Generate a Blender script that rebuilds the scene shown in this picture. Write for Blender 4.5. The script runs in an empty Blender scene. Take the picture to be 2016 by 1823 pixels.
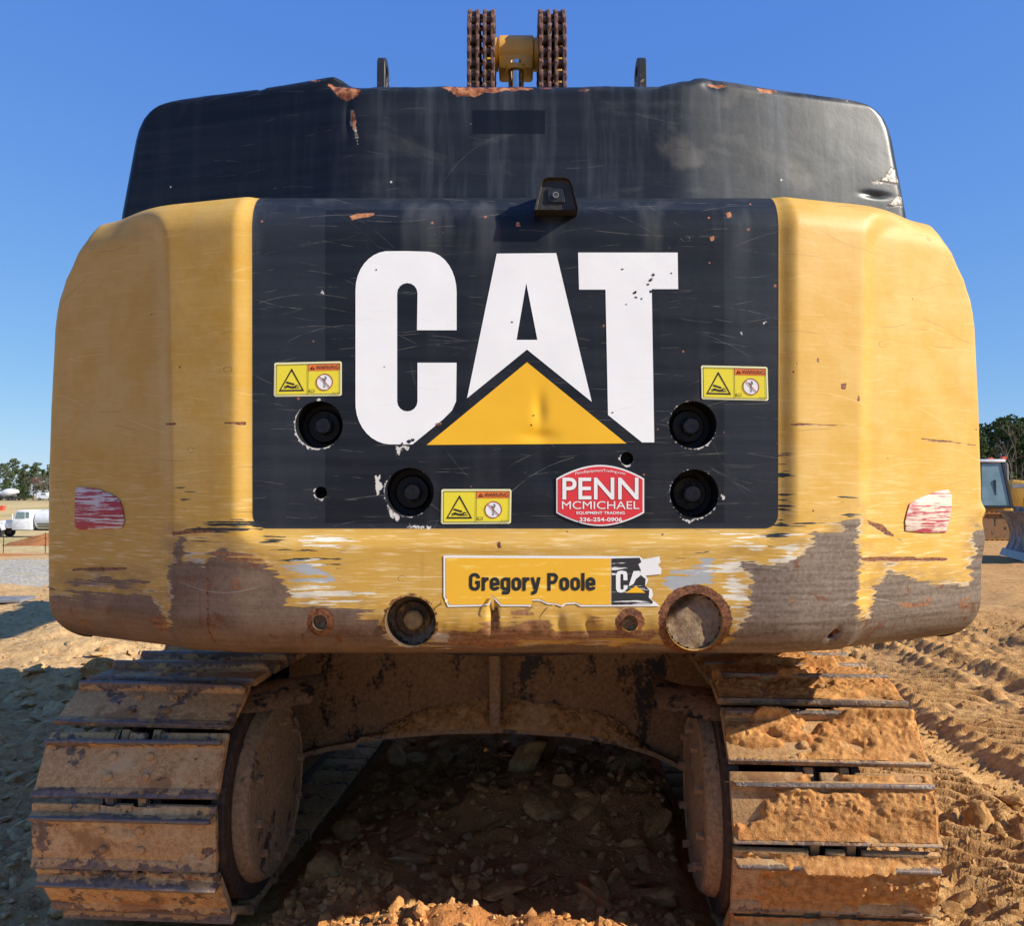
import bpy, bmesh, math, random
import numpy as np
from mathutils import Vector, Matrix
from mathutils.geometry import tessellate_polygon

random.seed(7)
RNG = np.random.default_rng(7)
SC = bpy.context.scene
COL = SC.collection
R = math.radians

# ------------------------------------------------------------------ camera
# reference pixels are those of a 2016 x 1823 view of the photograph
FPX = 1700.0
CAM = Vector((0.0, 0.0, 1.75))
PITCH = math.atan((975.0 - 911.5) / FPX)
cam_data = bpy.data.cameras.new('camera')
cam_data.sensor_fit = 'HORIZONTAL'
cam_data.sensor_width = 36.0
cam_data.lens = 36.0 * FPX / 2016.0
cam_data.clip_start = 0.05
cam_data.clip_end = 6000.0
cam = bpy.data.objects.new('camera', cam_data)
COL.objects.link(cam)
cam.location = CAM
cam.rotation_euler = (math.pi / 2 + PITCH, 0, 0)
SC.camera = cam

# ------------------------------------------------------------------ sky, sun, exposure
SUN_AZ, SUN_EL = R(70), R(32)          # azimuth: from straight behind the camera towards the right
SUN_DIR = Vector((math.sin(SUN_AZ) * math.cos(SUN_EL), -math.cos(SUN_AZ) * math.cos(SUN_EL), math.sin(SUN_EL)))
world = bpy.data.worlds.new('World')
SC.world = world
world.use_nodes = True
wn = world.node_tree
for n in list(wn.nodes):
    wn.nodes.remove(n)
sky = wn.nodes.new('ShaderNodeTexSky')
sky.sky_type = 'NISHITA'
sky.sun_disc = False
sky.sun_elevation = SUN_EL
sky.sun_rotation = math.atan2(SUN_DIR.x, SUN_DIR.y)
sky.altitude = 600.0
sky.air_density = 1.0
sky.dust_density = 0.0
sky.ozone_density = 6.0
bg = wn.nodes.new('ShaderNodeBackground')
bg.inputs['Strength'].default_value = 0.15
wo = wn.nodes.new('ShaderNodeOutputWorld')
# the camera's response to the sky: a fixed curve for each colour, the same in every direction
_sp = wn.nodes.new('ShaderNodeSeparateColor'); _cb = wn.nodes.new('ShaderNodeCombineColor')
wn.links.new(sky.outputs[0], _sp.inputs[0])
for _i, (_g, _m) in enumerate(((0.80, 0.57), (0.63, 0.895), (0.25, 2.38))):
    _p = wn.nodes.new('ShaderNodeMath'); _p.operation = 'POWER'; _p.inputs[1].default_value = _g
    _q = wn.nodes.new('ShaderNodeMath'); _q.operation = 'MULTIPLY'; _q.inputs[1].default_value = _m
    wn.links.new(_sp.outputs[_i], _p.inputs[0]); wn.links.new(_p.outputs[0], _q.inputs[0]); wn.links.new(_q.outputs[0], _cb.inputs[_i])
wn.links.new(_cb.outputs[0], bg.inputs[0])
wn.links.new(bg.outputs[0], wo.inputs[0])
sun_data = bpy.data.lights.new('sun', 'SUN')
sun_data.energy = 5.0
sun_data.angle = R(0.53)
sun_data.color = (1.0, 0.93, 0.80)
sun = bpy.data.objects.new('sun', sun_data)
COL.objects.link(sun)
sun.location = SUN_DIR * 60
sun.rotation_euler = (-SUN_DIR).to_track_quat('-Z', 'Y').to_euler()
SC.view_settings.view_transform = 'Standard'
SC.view_settings.look = 'None'
SC.view_settings.exposure = 0.60
SC.view_settings.gamma = 1.0
SC.view_settings.use_curve_mapping = False
SC.render.engine = 'CYCLES'
SC.cycles.use_denoising = True
SC.cycles.max_bounces = 4
SC.cycles.diffuse_bounces = 3
SC.cycles.glossy_bounces = 2
SC.cycles.use_adaptive_sampling = True
SC.cycles.adaptive_threshold = 0.02

# ------------------------------------------------------------------ helpers: pixels to metres
_s, _c = math.sin(PITCH), math.cos(PITCH)
def at(px, py, Y):
    dx = (px - 1008.0) / FPX
    dy = (911.5 - py) / FPX
    d = Vector((dx, _c - dy * _s, _s + dy * _c))
    t = (Y - CAM.y) / d.y
    return CAM + d * t
def ground_at(px, py, z=0.0):
    dx = (px - 1008.0) / FPX
    dy = (911.5 - py) / FPX
    d = Vector((dx, _c - dy * _s, _s + dy * _c))
    return CAM + d * ((z - CAM.z) / d.z)

# ------------------------------------------------------------------ helpers: noise
def _hash(ix, iy, iz, seed):
    h = (ix.astype(np.int64) * 374761393 + iy.astype(np.int64) * 668265263 + iz.astype(np.int64) * 2147483647 + seed * 1274126177) & 0xFFFFFFFF
    h = ((h ^ (h >> 13)) * 1274126177) & 0xFFFFFFFF
    h = ((h ^ (h >> 16)) * 2246822519) & 0xFFFFFFFF
    return ((h ^ (h >> 15)) & 0xFFFFFF) / float(0xFFFFFF)
def vnoise(x, y, z=None, seed=0):
    x = np.asarray(x, float); y = np.asarray(y, float)
    if z is None:
        x0 = np.floor(x); y0 = np.floor(y)
        fx = x - x0; fy = y - y0
        fx = fx * fx * (3 - 2 * fx); fy = fy * fy * (3 - 2 * fy)
        zz = np.zeros_like(x0)
        a = _hash(x0, y0, zz, seed); b = _hash(x0 + 1, y0, zz, seed)
        c = _hash(x0, y0 + 1, zz, seed); d = _hash(x0 + 1, y0 + 1, zz, seed)
        return (a * (1 - fx) + b * fx) * (1 - fy) + (c * (1 - fx) + d * fx) * fy
    z = np.asarray(z, float)
    x0 = np.floor(x); y0 = np.floor(y); z0 = np.floor(z)
    fx = x - x0; fy = y - y0; fz = z - z0
    fx = fx * fx * (3 - 2 * fx); fy = fy * fy * (3 - 2 * fy); fz = fz * fz * (3 - 2 * fz)
    out = 0
    for k in (0, 1):
        a = _hash(x0, y0, z0 + k, seed); b = _hash(x0 + 1, y0, z0 + k, seed)
        c = _hash(x0, y0 + 1, z0 + k, seed); d = _hash(x0 + 1, y0 + 1, z0 + k, seed)
        v = (a * (1 - fx) + b * fx) * (1 - fy) + (c * (1 - fx) + d * fx) * fy
        out = out + v * (fz if k else (1 - fz))
    return out
def fbm(x, y, oct=4, seed=0, gain=0.5, z=None):
    s = 0; a = 1.0; t = 0
    for o in range(oct):
        f = 2.03 ** o
        s = s + a * vnoise(x * f + 17.3 * o, y * f - 9.1 * o, None if z is None else z * f + 4.7 * o, seed + o)
        t += a; a *= gain
    return s / t            # 0..1
def sstep(x, a, b):
    t = np.clip((x - a) / (b - a), 0, 1)
    return t * t * (3 - 2 * t)

# ------------------------------------------------------------------ helpers: objects
def setp(o, label=None, cat=None, group=None, kind=None):
    if label: o['label'] = label
    if cat: o['category'] = cat
    if group: o['group'] = group
    if kind: o['kind'] = kind
    return o
def link(o, parent=None):
    COL.objects.link(o)
    if parent is not None:
        o.parent = parent
        o.matrix_parent_inverse = PINV.get(parent.name, Matrix())
    return o
PINV = {}
def empty(name, loc=(0, 0, 0), rz=0.0, parent=None, worldspace=False):
    """worldspace: children are given in world coordinates"""
    o = bpy.data.objects.new(name, None)
    o.empty_display_size = 0.3
    link(o, parent)
    o.location = loc
    o.rotation_euler = (0, 0, rz)
    if worldspace:
        PINV[o.name] = (Matrix.Translation(Vector(loc)) @ Matrix.Rotation(rz, 4, 'Z')).inverted()
    return o
def fast_mesh(name, V, F):
    V = np.ascontiguousarray(V, dtype=np.float32); F = np.ascontiguousarray(F, dtype=np.int32)
    me = bpy.data.meshes.new(name)
    k = F.shape[1]
    me.vertices.add(len(V)); me.vertices.foreach_set('co', V.ravel())
    me.loops.add(F.size); me.loops.foreach_set('vertex_index', F.ravel())
    me.polygons.add(len(F)); me.polygons.foreach_set('loop_start', np.arange(len(F), dtype=np.int32) * k)
    me.update(calc_edges=True)
    return me
def smooth(me, ang=None):
    me.polygons.foreach_set('use_smooth', np.ones(len(me.polygons), dtype=bool))
    if ang is not None:
        me.set_sharp_from_angle(angle=R(ang))
def fattr(me, name, arr):
    a = me.attributes.new(name, 'FLOAT', 'POINT')
    a.data.foreach_set('value', np.ascontiguousarray(arr, dtype=np.float32))
def mobj(name, me, mat, parent=None):
    o = bpy.data.objects.new(name, me)
    if mat is not None and len(me.materials) == 0: me.materials.append(mat)
    return link(o, parent)
def clone(o, parent=None):
    c = o.copy()
    COL.objects.link(c)
    c.parent = parent
    for ch in [x for x in bpy.data.objects if x.parent == o]:
        clone(ch, c)
    return c

class MB:
    """collects polygons for ONE mesh"""
    def __init__(self): self.v = []; self.f = []; self.w = []
    def add(self, vs, fs, wear=0.0):
        b = len(self.v)
        self.v += [tuple(p) for p in vs]
        self.w += [wear] * len(vs) if np.isscalar(wear) else list(wear)
        self.f += [tuple(b + i for i in f) for f in fs]
        return self
    def box(self, lo, hi, wear=0.0):
        x0, y0, z0 = lo; x1, y1, z1 = hi
        return self.add([(x0,y0,z0),(x1,y0,z0),(x1,y1,z0),(x0,y1,z0),(x0,y0,z1),(x1,y0,z1),(x1,y1,z1),(x0,y1,z1)],
                        [(0,3,2,1),(4,5,6,7),(0,1,5,4),(1,2,6,5),(2,3,7,6),(3,0,4,7)], wear)
    def hexa(self, p, wear=0.0):   # 8 points ordered as in box
        return self.add(p, [(0,3,2,1),(4,5,6,7),(0,1,5,4),(1,2,6,5),(2,3,7,6),(3,0,4,7)], wear)
    def cyl(self, p0, p1, r0, r1=None, n=16, caps=True, rot=0.0):
        p0 = Vector(p0); p1 = Vector(p1); r1 = r0 if r1 is None else r1
        ax = (p1 - p0).normalized()
        a = ax.orthogonal().normalized() if abs(ax.z) < 0.999 else Vector((1, 0, 0))
        b = ax.cross(a)
        vs = []
        for p, r in ((p0, r0), (p1, r1)):
            for i in range(n):
                t = 2 * math.pi * i / n + rot
                vs.append(p + a * (r * math.cos(t)) + b * (r * math.sin(t)))
        fs = [(i, (i + 1) % n, n + (i + 1) % n, n + i) for i in range(n)]
        if caps: fs += [tuple(range(n))[::-1], tuple(range(n, 2 * n))]
        return self.add(vs, fs)
    def lathe(self, prof, c, ax, n=32, ref=None):
        """prof: (radius, along axis)"""
        c = Vector(c); ax = Vector(ax).normalized()
        a = Vector(ref) if ref is not None else ax.orthogonal().normalized(); b = ax.cross(a)
        vs = []; fs = []
        for (r, h) in prof:
            for i in range(n):
                t = 2 * math.pi * i / n
                vs.append(c + ax * h + a * (r * math.cos(t)) + b * (r * math.sin(t)))
        for j in range(len(prof) - 1):
            for i in range(n):
                k = (i + 1) % n
                fs.append((j * n + i, j * n + k, (j + 1) * n + k, (j + 1) * n + i))
        return self.add(vs, fs)
    def prism(self, poly, fn, d0, d1, holes=()):
        """poly in 2D, fn(u, v, d) -> 3D; solid between d0 and d1"""
        loops = [list(poly)] + [list(h) for h in holes]
        flat = [p for l in loops for p in l]
        tris = tessellate_polygon([[Vector((p[0], p[1], 0)) for p in l] for l in loops])
        n = len(flat)
        vs = [fn(p[0], p[1], d0) for p in flat] + [fn(p[0], p[1], d1) for p in flat]
        fs = [tuple(t) for t in tris] + [tuple(n + i for i in t[::-1]) for t in tris]
        b = 0
        for l in loops:
            m = len(l)
            for i in range(m):
                k = (i + 1) % m
                fs.append((b + i, b + k, n + b + k, n + b + i))
            b += m
        return self.add(vs, fs)
    def flat(self, poly, fn, holes=()):
        loops = [list(poly)] + [list(h) for h in holes]
        flat = [p for l in loops for p in l]
        tris = tessellate_polygon([[Vector((p[0], p[1], 0)) for p in l] for l in loops])
        return self.add([fn(p[0], p[1]) for p in flat], [tuple(t) for t in tris])
    def tube(self, pts, r, n=8):
        pts = [Vector(p) for p in pts]
        rs = r if isinstance(r, (list, tuple)) else [r] * len(pts)
        vs = []; fs = []
        for i, p in enumerate(pts):
            t = (pts[min(i + 1, len(pts) - 1)] - pts[max(i - 1, 0)]).normalized()
            a = t.orthogonal().normalized() if i == 0 else (a - t * a.dot(t)).normalized()
            b = t.cross(a)
            for k in range(n):
                q = 2 * math.pi * k / n
                vs.append(p + a * (rs[i] * math.cos(q)) + b * (rs[i] * math.sin(q)))
        for i in range(len(pts) - 1):
            for k in range(n):
                l = (k + 1) % n
                fs.append((i * n + k, i * n + l, (i + 1) * n + l, (i + 1) * n + k))
        fs += [tuple(range(n))[::-1], tuple((len(pts) - 1) * n + k for k in range(n))]
        return self.add(vs, fs)
    def mesh(self, name, bevel=0.0, seg=1, sm=None, wear=False, recalc=True):
        me = bpy.data.meshes.new(name)
        me.from_pydata(self.v, [], self.f)
        me.update()
        if wear: fattr(me, 'wear', self.w)
        if bevel > 0 or recalc:
            bm = bmesh.new(); bm.from_mesh(me)
            if recalc: bmesh.ops.recalc_face_normals(bm, faces=bm.faces[:])
            if bevel > 0:
                ed = [e for e in bm.edges if len(e.link_faces) == 2 and e.calc_face_angle(0) > R(25)]
                bmesh.ops.bevel(bm, geom=ed, offset=bevel, segments=seg, affect='EDGES', profile=0.5, clamp_overlap=True)
            bm.to_mesh(me); bm.free()
        if sm is not None: smooth(me, sm)
        return me
    def build(self, name, mat, parent=None, bevel=0.0, seg=1, sm=None, wear=False, recalc=True):
        return mobj(name, self.mesh(name, bevel, seg, sm, wear, recalc), mat, parent)

# ------------------------------------------------------------------ helpers: materials
class Mat:
    def __init__(self, name):
        self.m = bpy.data.materials.new(name); self.m.use_nodes = True
        self.t = self.m.node_tree
        for n in list(self.t.nodes): self.t.nodes.remove(n)
        self.out = self.t.nodes.new('ShaderNodeOutputMaterial')
        tc = self.t.nodes.new('ShaderNodeTexCoord')
        self.P = tc.outputs['Object']; self.G = tc.outputs['Generated']
    def put(self, sock, v):
        if v is None: return
        if hasattr(v, 'is_output'): self.t.links.new(v, sock)
        elif isinstance(v, (tuple, list)) and len(v) == 3 and sock.type == 'RGBA': sock.default_value = (*v, 1)
        else: sock.default_value = v
    def math(self, op, a, b=None, c=None, clamp=False):
        n = self.t.nodes.new('ShaderNodeMath'); n.operation = op; n.use_clamp = clamp
        for i, v in enumerate((a, b, c)): self.put(n.inputs[i], v) if v is not None else None
        return n.outputs[0]
    def add(self, a, b): return self.math('ADD', a, b)
    def mul(self, a, b): return self.math('MULTIPLY', a, b)
    def sub(self, a, b): return self.math('SUBTRACT', a, b)
    def smooth(self, x, lo, hi, a=0.0, b=1.0):
        n = self.t.nodes.new('ShaderNodeMapRange'); n.interpolation_type = 'SMOOTHSTEP'
        self.put(n.inputs[0], x); n.inputs[1].default_value = lo; n.inputs[2].default_value = hi
        n.inputs[3].default_value = a; n.inputs[4].default_value = b
        return n.outputs[0]
    def map(self, v=None, scale=(1, 1, 1), rot=(0, 0, 0), loc=(0, 0, 0)):
        n = self.t.nodes.new('ShaderNodeMapping')
        self.put(n.inputs['Vector'], v if v is not None else self.P)
        n.inputs['Scale'].default_value = scale; n.inputs['Rotation'].default_value = rot; n.inputs['Location'].default_value = loc
        return n.outputs[0]
    def noise(self, v=None, scale=5.0, detail=4.0, rough=0.5, dist=0.0, col=False):
        n = self.t.nodes.new('ShaderNodeTexNoise')
        self.put(n.inputs['Vector'], v if v is not None else self.P)
        n.inputs['Scale'].default_value = scale; n.inputs['Detail'].default_value = detail
        n.inputs['Roughness'].default_value = rough; n.inputs['Distortion'].default_value = dist
        return n.outputs['Color'] if col else n.outputs['Fac']
    def voro(self, v=None, scale=5.0, feature='F1', rand=1.0):
        n = self.t.nodes.new('ShaderNodeTexVoronoi'); n.feature = feature
        self.put(n.inputs['Vector'], v if v is not None else self.P)
        n.inputs['Scale'].default_value = scale; n.inputs['Randomness'].default_value = rand
        return n
    def mix(self, f, a, b):
        n = self.t.nodes.new('ShaderNodeMix'); n.data_type = 'RGBA'
        self.put(n.inputs[0], f); self.put(n.inputs[6], a); self.put(n.inputs[7], b)
        return n.outputs[2]
    def mixf(self, f, a, b):
        n = self.t.nodes.new('ShaderNodeMix'); n.data_type = 'FLOAT'
        self.put(n.inputs[0], f); self.put(n.inputs[2], a); self.put(n.inputs[3], b)
        return n.outputs[0]
    def attr(self, name):
        n = self.t.nodes.new('ShaderNodeAttribute'); n.attribute_name = name
        return n.outputs['Fac']
    def sep(self, v=None):
        n = self.t.nodes.new('ShaderNodeSeparateXYZ'); self.put(n.inputs[0], v if v is not None else self.P)
        return n.outputs
    def rnd(self):
        return self.t.nodes.new('ShaderNodeObjectInfo').outputs['Random']
    def vadd(self, a, b, op='ADD'):
        n = self.t.nodes.new('ShaderNodeVectorMath'); n.operation = op
        self.put(n.inputs[0], a); self.put(n.inputs[1], b); return n.outputs[0]
    def shifted(self):   # object coordinates moved by a random amount for each object
        n = self.t.nodes.new('ShaderNodeObjectInfo')
        s = self.t.nodes.new('ShaderNodeVectorMath'); s.operation = 'SCALE'
        c = self.t.nodes.new('ShaderNodeCombineXYZ')
        for i in range(3): self.t.links.new(n.outputs['Random'], c.inputs[i])
        self.t.links.new(c.outputs[0], s.inputs[0]); s.inputs['Scale'].default_value = 47.0
        return self.vadd(self.P, s.outputs[0])
    def scratches(self, scale, width, lo=-0.35, hi=0.35, length=0.8, keep=0.5, xz=True, seed=0.0):
        """one straight scratch in each Voronoi cell of the X-Z plane, angle between lo and hi (radians)"""
        s = self.sep(self.vadd(self.P, (seed, 0.0, seed * 1.7)))
        cmb = self.t.nodes.new('ShaderNodeCombineXYZ')
        self.t.links.new(s[0], cmb.inputs[0]); self.t.links.new(s[2], cmb.inputs[1])
        v = self.voro(cmb.outputs[0], scale); v.voronoi_dimensions = '2D'
        d = self.vadd(cmb.outputs[0], v.outputs['Position'], 'SUBTRACT')
        ds = self.sep(d); cs = self.sep(v.outputs['Color'])
        ang = self.add(self.mul(cs[0], hi - lo), lo)
        ca = self.math('COSINE', ang); sa = self.math('SINE', ang)
        lx = self.add(self.mul(ds[0], ca), self.mul(ds[1], sa))
        ly = self.sub(self.mul(ds[1], ca), self.mul(ds[0], sa))
        ly = self.add(ly, self.mul(self.mul(lx, lx), self.mul(self.sub(cs[1], 0.5), 3.0)))
        a = self.smooth(self.math('ABSOLUTE', ly), width * 0.4, width, 1.0, 0.0)
        b = self.smooth(self.math('ABSOLUTE', lx), 0.3 * length / scale, 0.6 * length / scale, 1.0, 0.0)
        k = self.smooth(cs[2], 1 - keep, 1 - keep + 0.4)
        return self.mul(self.mul(a, b), k)
    def bump(self, h, strength=0.5, dist=0.01, normal=None):
        n = self.t.nodes.new('ShaderNodeBump'); n.inputs['Strength'].default_value = strength
        n.inputs['Distance'].default_value = dist; self.put(n.inputs['Height'], h)
        if normal is not None: self.put(n.inputs['Normal'], normal)
        return n.outputs[0]
    def done(self, color, rough=0.5, metal=0.0, normal=None, spec=0.5, coat=None, emis=None):
        n = self.t.nodes.new('ShaderNodeBsdfPrincipled')
        self.put(n.inputs['Base Color'], color); self.put(n.inputs['Roughness'], rough); self.put(n.inputs['Metallic'], metal)
        self.put(n.inputs['Specular IOR Level'], spec)
        if normal is not None: self.put(n.inputs['Normal'], normal)
        if coat: n.inputs['Coat Weight'].default_value = coat; n.inputs['Coat Roughness'].default_value = 0.2
        self.bsdf = n
        self.t.links.new(n.outputs[0], self.out.inputs[0])
        return self.m

def simple(name, col, rough=0.5, metal=0.0, var=0.15, scale=20.0, bump=0.0, spec=0.5):
    b = Mat(name)
    nz = b.noise(scale=scale, detail=5)
    dark = tuple(c * (1 - var) for c in col); lite = tuple(min(1, c * (1 + var)) for c in col)
    c = b.mix(b.smooth(nz, 0.3, 0.7), dark, lite)
    nrm = b.bump(nz, bump, 0.01) if bump > 0 else None
    return b.done(c, b.mixf(nz, max(0.02, rough - 0.08), min(1, rough + 0.08)), metal, nrm, spec)

YEL = (0.53, 0.295, 0.040); YEL2 = (0.58, 0.365, 0.095)

def mat_body():
    b = Mat('counterweight_paint')
    s1 = b.noise(b.map(scale=(2.2, 2.2, 55)), 1.0, 6, 0.62)           # horizontal streaks
    s2 = b.noise(b.map(scale=(9, 9, 160)), 1.0, 3, 0.6)
    blot = b.noise(scale=7.0, detail=6, rough=0.6)
    fine = b.noise(scale=90.0, detail=4, rough=0.6)
    # yellow paint: old, chalky, rubbed along its length
    rub = b.attr('rub')
    y = b.mix(b.smooth(b.add(b.mul(s1, b.add(b.mul(rub, 0.5), 0.15)), b.mul(blot, b.sub(0.85, b.mul(rub, 0.5)))), 0.3, 0.72), YEL, YEL2)
    y = b.mix(b.mul(b.smooth(s2, 0.52, 0.68), rub), y, (0.72, 0.52, 0.24))
    y = b.mix(b.mul(b.smooth(b.noise(b.map(scale=(3, 3, 18)), 1.0, 5), 0.55, 0.75), b.mul(rub, 0.22)), y, (0.38, 0.24, 0.09))
    y = b.mix(b.smooth(b.noise(b.map(scale=(14, 14, 1.3)), 1.0, 5, 0.6), 0.54, 0.72, 0, 0.16), y, (0.40, 0.27, 0.12))
    y = b.mix(b.smooth(b.noise(scale=2.3, detail=7, rough=0.7), 0.5, 0.72, 0, 0.25), y, (0.60, 0.43, 0.20))
    fd = b.voro(scale=17.0); fc = b.sep(fd.outputs['Color'])
    y = b.mix(b.mul(b.smooth(fd.outputs['Distance'], 0.05, 0.08, 1.0, 0.0), b.smooth(fc[0], 0.90, 0.91)), y, (0.16, 0.07, 0.035))
    bl = b.voro(b.map(scale=(1.0, 1.0, 1.6)), 9.0); bc = b.sep(bl.outputs['Color'])
    ring = b.mul(b.smooth(b.math('ABSOLUTE', b.sub(b.add(bl.outputs['Distance'], b.mul(b.sub(fine, 0.5), 0.12)), 0.13)), 0.008, 0.022, 1.0, 0.0), b.smooth(bc[0], 0.86, 0.87))
    ring = b.mul(ring, b.smooth(blot, 0.42, 0.52))
    y = b.mix(b.mul(ring, 0.55), y, (0.27, 0.15, 0.05))
    ps = b.math('MAXIMUM', b.scratches(5.0, 0.0016, -0.35, 0.25, 1.0, 0.6, seed=31.0), b.scratches(11.0, 0.0013, -0.2, 0.2, 1.0, 0.7, seed=37.0))
    y = b.mix(b.mul(ps, 0.38), y, (0.78, 0.58, 0.28))
    sc1 = b.scratches(7.0, 0.0022, -0.25, 0.25, 0.9, 0.45)
    sc2 = b.scratches(3.2, 0.0022, -0.9, 0.9, 0.9, 0.4, seed=3.1)
    y = b.mix(b.mul(b.math('MAXIMUM', sc1, sc2), 0.55), y, (0.30, 0.18, 0.07))
    col = y
    rough = b.mixf(s1, 0.42, 0.6)
    # black paint
    bk = b.mix(b.smooth(b.noise(b.map(scale=(1.2, 1.2, 30)), 1.0, 5), 0.35, 0.7), (0.005, 0.007, 0.011), (0.012, 0.015, 0.020))
    lay = [b.scratches(4.0, 0.0011, -0.22, 0.22, 1.0, 0.7, seed=1.0), b.scratches(9.0, 0.0009, -0.2, 0.15, 1.0, 0.8, seed=5.0), b.scratches(2.2, 0.0012, -1.2, 1.2, 1.0, 0.55, seed=8.0),
           b.scratches(5.5, 0.0009, -0.8, 0.5, 1.0, 0.6, seed=13.0), b.scratches(3.0, 0.0010, -0.12, 0.12, 1.2, 0.8, seed=17.0), b.scratches(6.5, 0.0009, -0.1, 0.3, 1.0, 0.8, seed=23.0)]
    bs = lay[0]
    for q in lay[1:]: bs = b.math('MAXIMUM', bs, q)
    hair = b.mul(b.smooth(b.noise(b.map(scale=(2.5, 2.5, 260)), 1.0, 3, 0.7), 0.60, 0.72), b.smooth(blot, 0.45, 0.65))
    bs = b.mul(b.math('MAXIMUM', bs, b.mul(hair, 0.6)), b.smooth(b.noise(scale=22.0, detail=4), 0.38, 0.62))
    bk = b.mix(b.mul(bs, 0.40), bk, (0.30, 0.28, 0.24))
    dots = b.voro(scale=24.0)
    dc = b.sep(dots.outputs['Color'])
    dm = b.mul(b.smooth(dots.outputs['Distance'], 0.09, 0.13, 1.0, 0.0), b.smooth(dc[0], 0.90, 0.91))
    bk = b.mix(dm, bk, b.mix(b.smooth(dc[1], 0.55, 0.6), (0.55, 0.5, 0.45), (0.34, 0.12, 0.05)))
    dust = b.smooth(b.noise(b.map(scale=(9, 9, 1.1)), 1.0, 4), 0.5, 0.75)
    bk = b.mix(b.mul(dust, b.mul(b.attr('dusty'), 0.10)), bk, (0.42, 0.43, 0.42))
    bk = b.mix(b.mul(b.smooth(b.attr('plate'), 0.002, -0.002), 0.05), bk, (0.20, 0.24, 0.29))
    mb = b.smooth(b.attr('blk'), -0.0015, 0.0015)
    col = b.mix(mb, col, bk)
    rough = b.mixf(mb, rough, b.mixf(blot, 0.36, 0.55))
    # dark smears, grey undercoat and white primer where paint has been dragged off
    drag = b.sub(b.add(b.mul(s1, 1.0), b.mul(s2, 0.55)), 0.78)
    ms = b.smooth(b.add(b.attr('smear'), b.mul(drag, 0.30)), 0.0, 0.014)
    col = b.mix(ms, col, b.mix(fine, (0.012, 0.017, 0.02), (0.03, 0.035, 0.032)))
    lump = b.sub(b.noise(b.map(scale=(5, 5, 11)), 1.0, 5, 0.6), 0.5)
    mg = b.smooth(b.add(b.attr('grey'), b.add(b.mul(drag, 0.16), b.mul(lump, 0.16))), 0.0, 0.004)
    col = b.mix(mg, col, b.mix(s2, (0.30, 0.33, 0.35), (0.42, 0.44, 0.44)))
    mw = b.smooth(b.add(b.attr('white'), b.add(b.mul(drag, 0.24), b.mul(lump, 0.10))), 0.0, 0.004)
    col = b.mix(mw, col, b.mix(b.smooth(s2, 0.3, 0.6), (0.55, 0.50, 0.38), (0.74, 0.70, 0.58)))
    near = b.mul(b.smooth(b.attr('metal'), -0.09, 0.0), b.smooth(b.noise(b.map(scale=(7, 7, 20)), 1.0, 6, 0.65), 0.38, 0.62))
    col = b.mix(b.mul(near, 0.55), col, (0.20, 0.115, 0.05))
    # bare worn iron
    wob = b.sub(b.noise(b.map(scale=(6, 6, 26)), 1.0, 6, 0.65), 0.5)
    mfld = b.add(b.attr('metal'), b.add(b.mul(drag, 0.11), b.mul(wob, 0.07)))
    band = b.mul(b.mul(b.smooth(mfld, -0.016, -0.010), b.smooth(b.noise(b.map(scale=(5, 5, 14)), 1.0, 5, 0.6), 0.5, 0.60)), 0.45)
    col = b.mix(band, col, b.mix(s2, (0.40, 0.38, 0.33), (0.66, 0.60, 0.47)))
    mm = b.smooth(mfld, 0.0, 0.004)
    iron = b.mix(b.smooth(b.add(b.mul(b.noise(b.map(scale=(3, 3, 70)), 1.0, 6, 0.7), 0.6), b.mul(fine, 0.4)), 0.36, 0.62), (0.11, 0.082, 0.064), (0.26, 0.212, 0.17))
    iron = b.mix(b.smooth(b.noise(b.map(scale=(60, 60, 4)), 1.0, 4, 0.6), 0.55, 0.7, 0, 0.32), iron, (0.09, 0.055, 0.04))
    iron = b.mix(b.mul(b.attr('brown'), 0.62), iron, b.mix(b.smooth(blot, 0.35, 0.65), (0.12, 0.066, 0.038), (0.21, 0.13, 0.08)))
    drip = b.smooth(b.noise(b.map(scale=(26, 26, 1.6)), 1.0, 5, 0.6), 0.60, 0.70)
    iron = b.mix(b.mul(drip, 0.5), iron, (0.15, 0.065, 0.03))
    rs = b.smooth(b.noise(scale=10.0, detail=7, rough=0.68), 0.585, 0.66)
    iron = b.mix(b.mul(rs, 0.85), iron, b.mix(fine, (0.10, 0.035, 0.018), (0.22, 0.085, 0.035)))
    iron = b.mix(b.mul(b.scratches(3.5, 0.002, -0.15, 0.25, 1.0, 0.5, seed=21.0), 0.5), iron, (0.42, 0.38, 0.33))
    col = b.mix(mm, col, iron)
    # rust chips and gouges
    mr = b.smooth(b.add(b.attr('rust'), b.add(b.mul(drag, 0.02), b.mul(wob, 0.018))), 0.0, 0.003)
    col = b.mix(mr, col, b.mix(b.smooth(fine, 0.35, 0.65), (0.085, 0.035, 0.02), (0.26, 0.10, 0.045)))
    mrb = b.smooth(b.add(b.attr('rustb'), b.add(b.mul(drag, 0.09), b.mul(lump, 0.10))), 0.008, 0.016)
    col = b.mix(b.mul(mrb, 0.9), col, b.mix(b.smooth(b.add(b.mul(fine, 0.5), b.mul(s2, 0.5)), 0.35, 0.62), (0.10, 0.045, 0.026), (0.33, 0.15, 0.07)))
    mo = b.smooth(b.add(b.attr('orange'), b.mul(wob, 0.02)), 0.0, 0.003)
    col = b.mix(mo, col, b.mix(b.smooth(fine, 0.3, 0.7), (0.30, 0.11, 0.04), (0.52, 0.24, 0.11)))
    mc = b.smooth(b.add(b.attr('chip'), b.mul(b.sub(fine, 0.5), 0.03)), 0.0, 0.003)
    col = b.mix(mc, col, (0.62, 0.60, 0.56))
    rough = b.mixf(mm, rough, b.mixf(s1, 0.38, 0.6))
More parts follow.
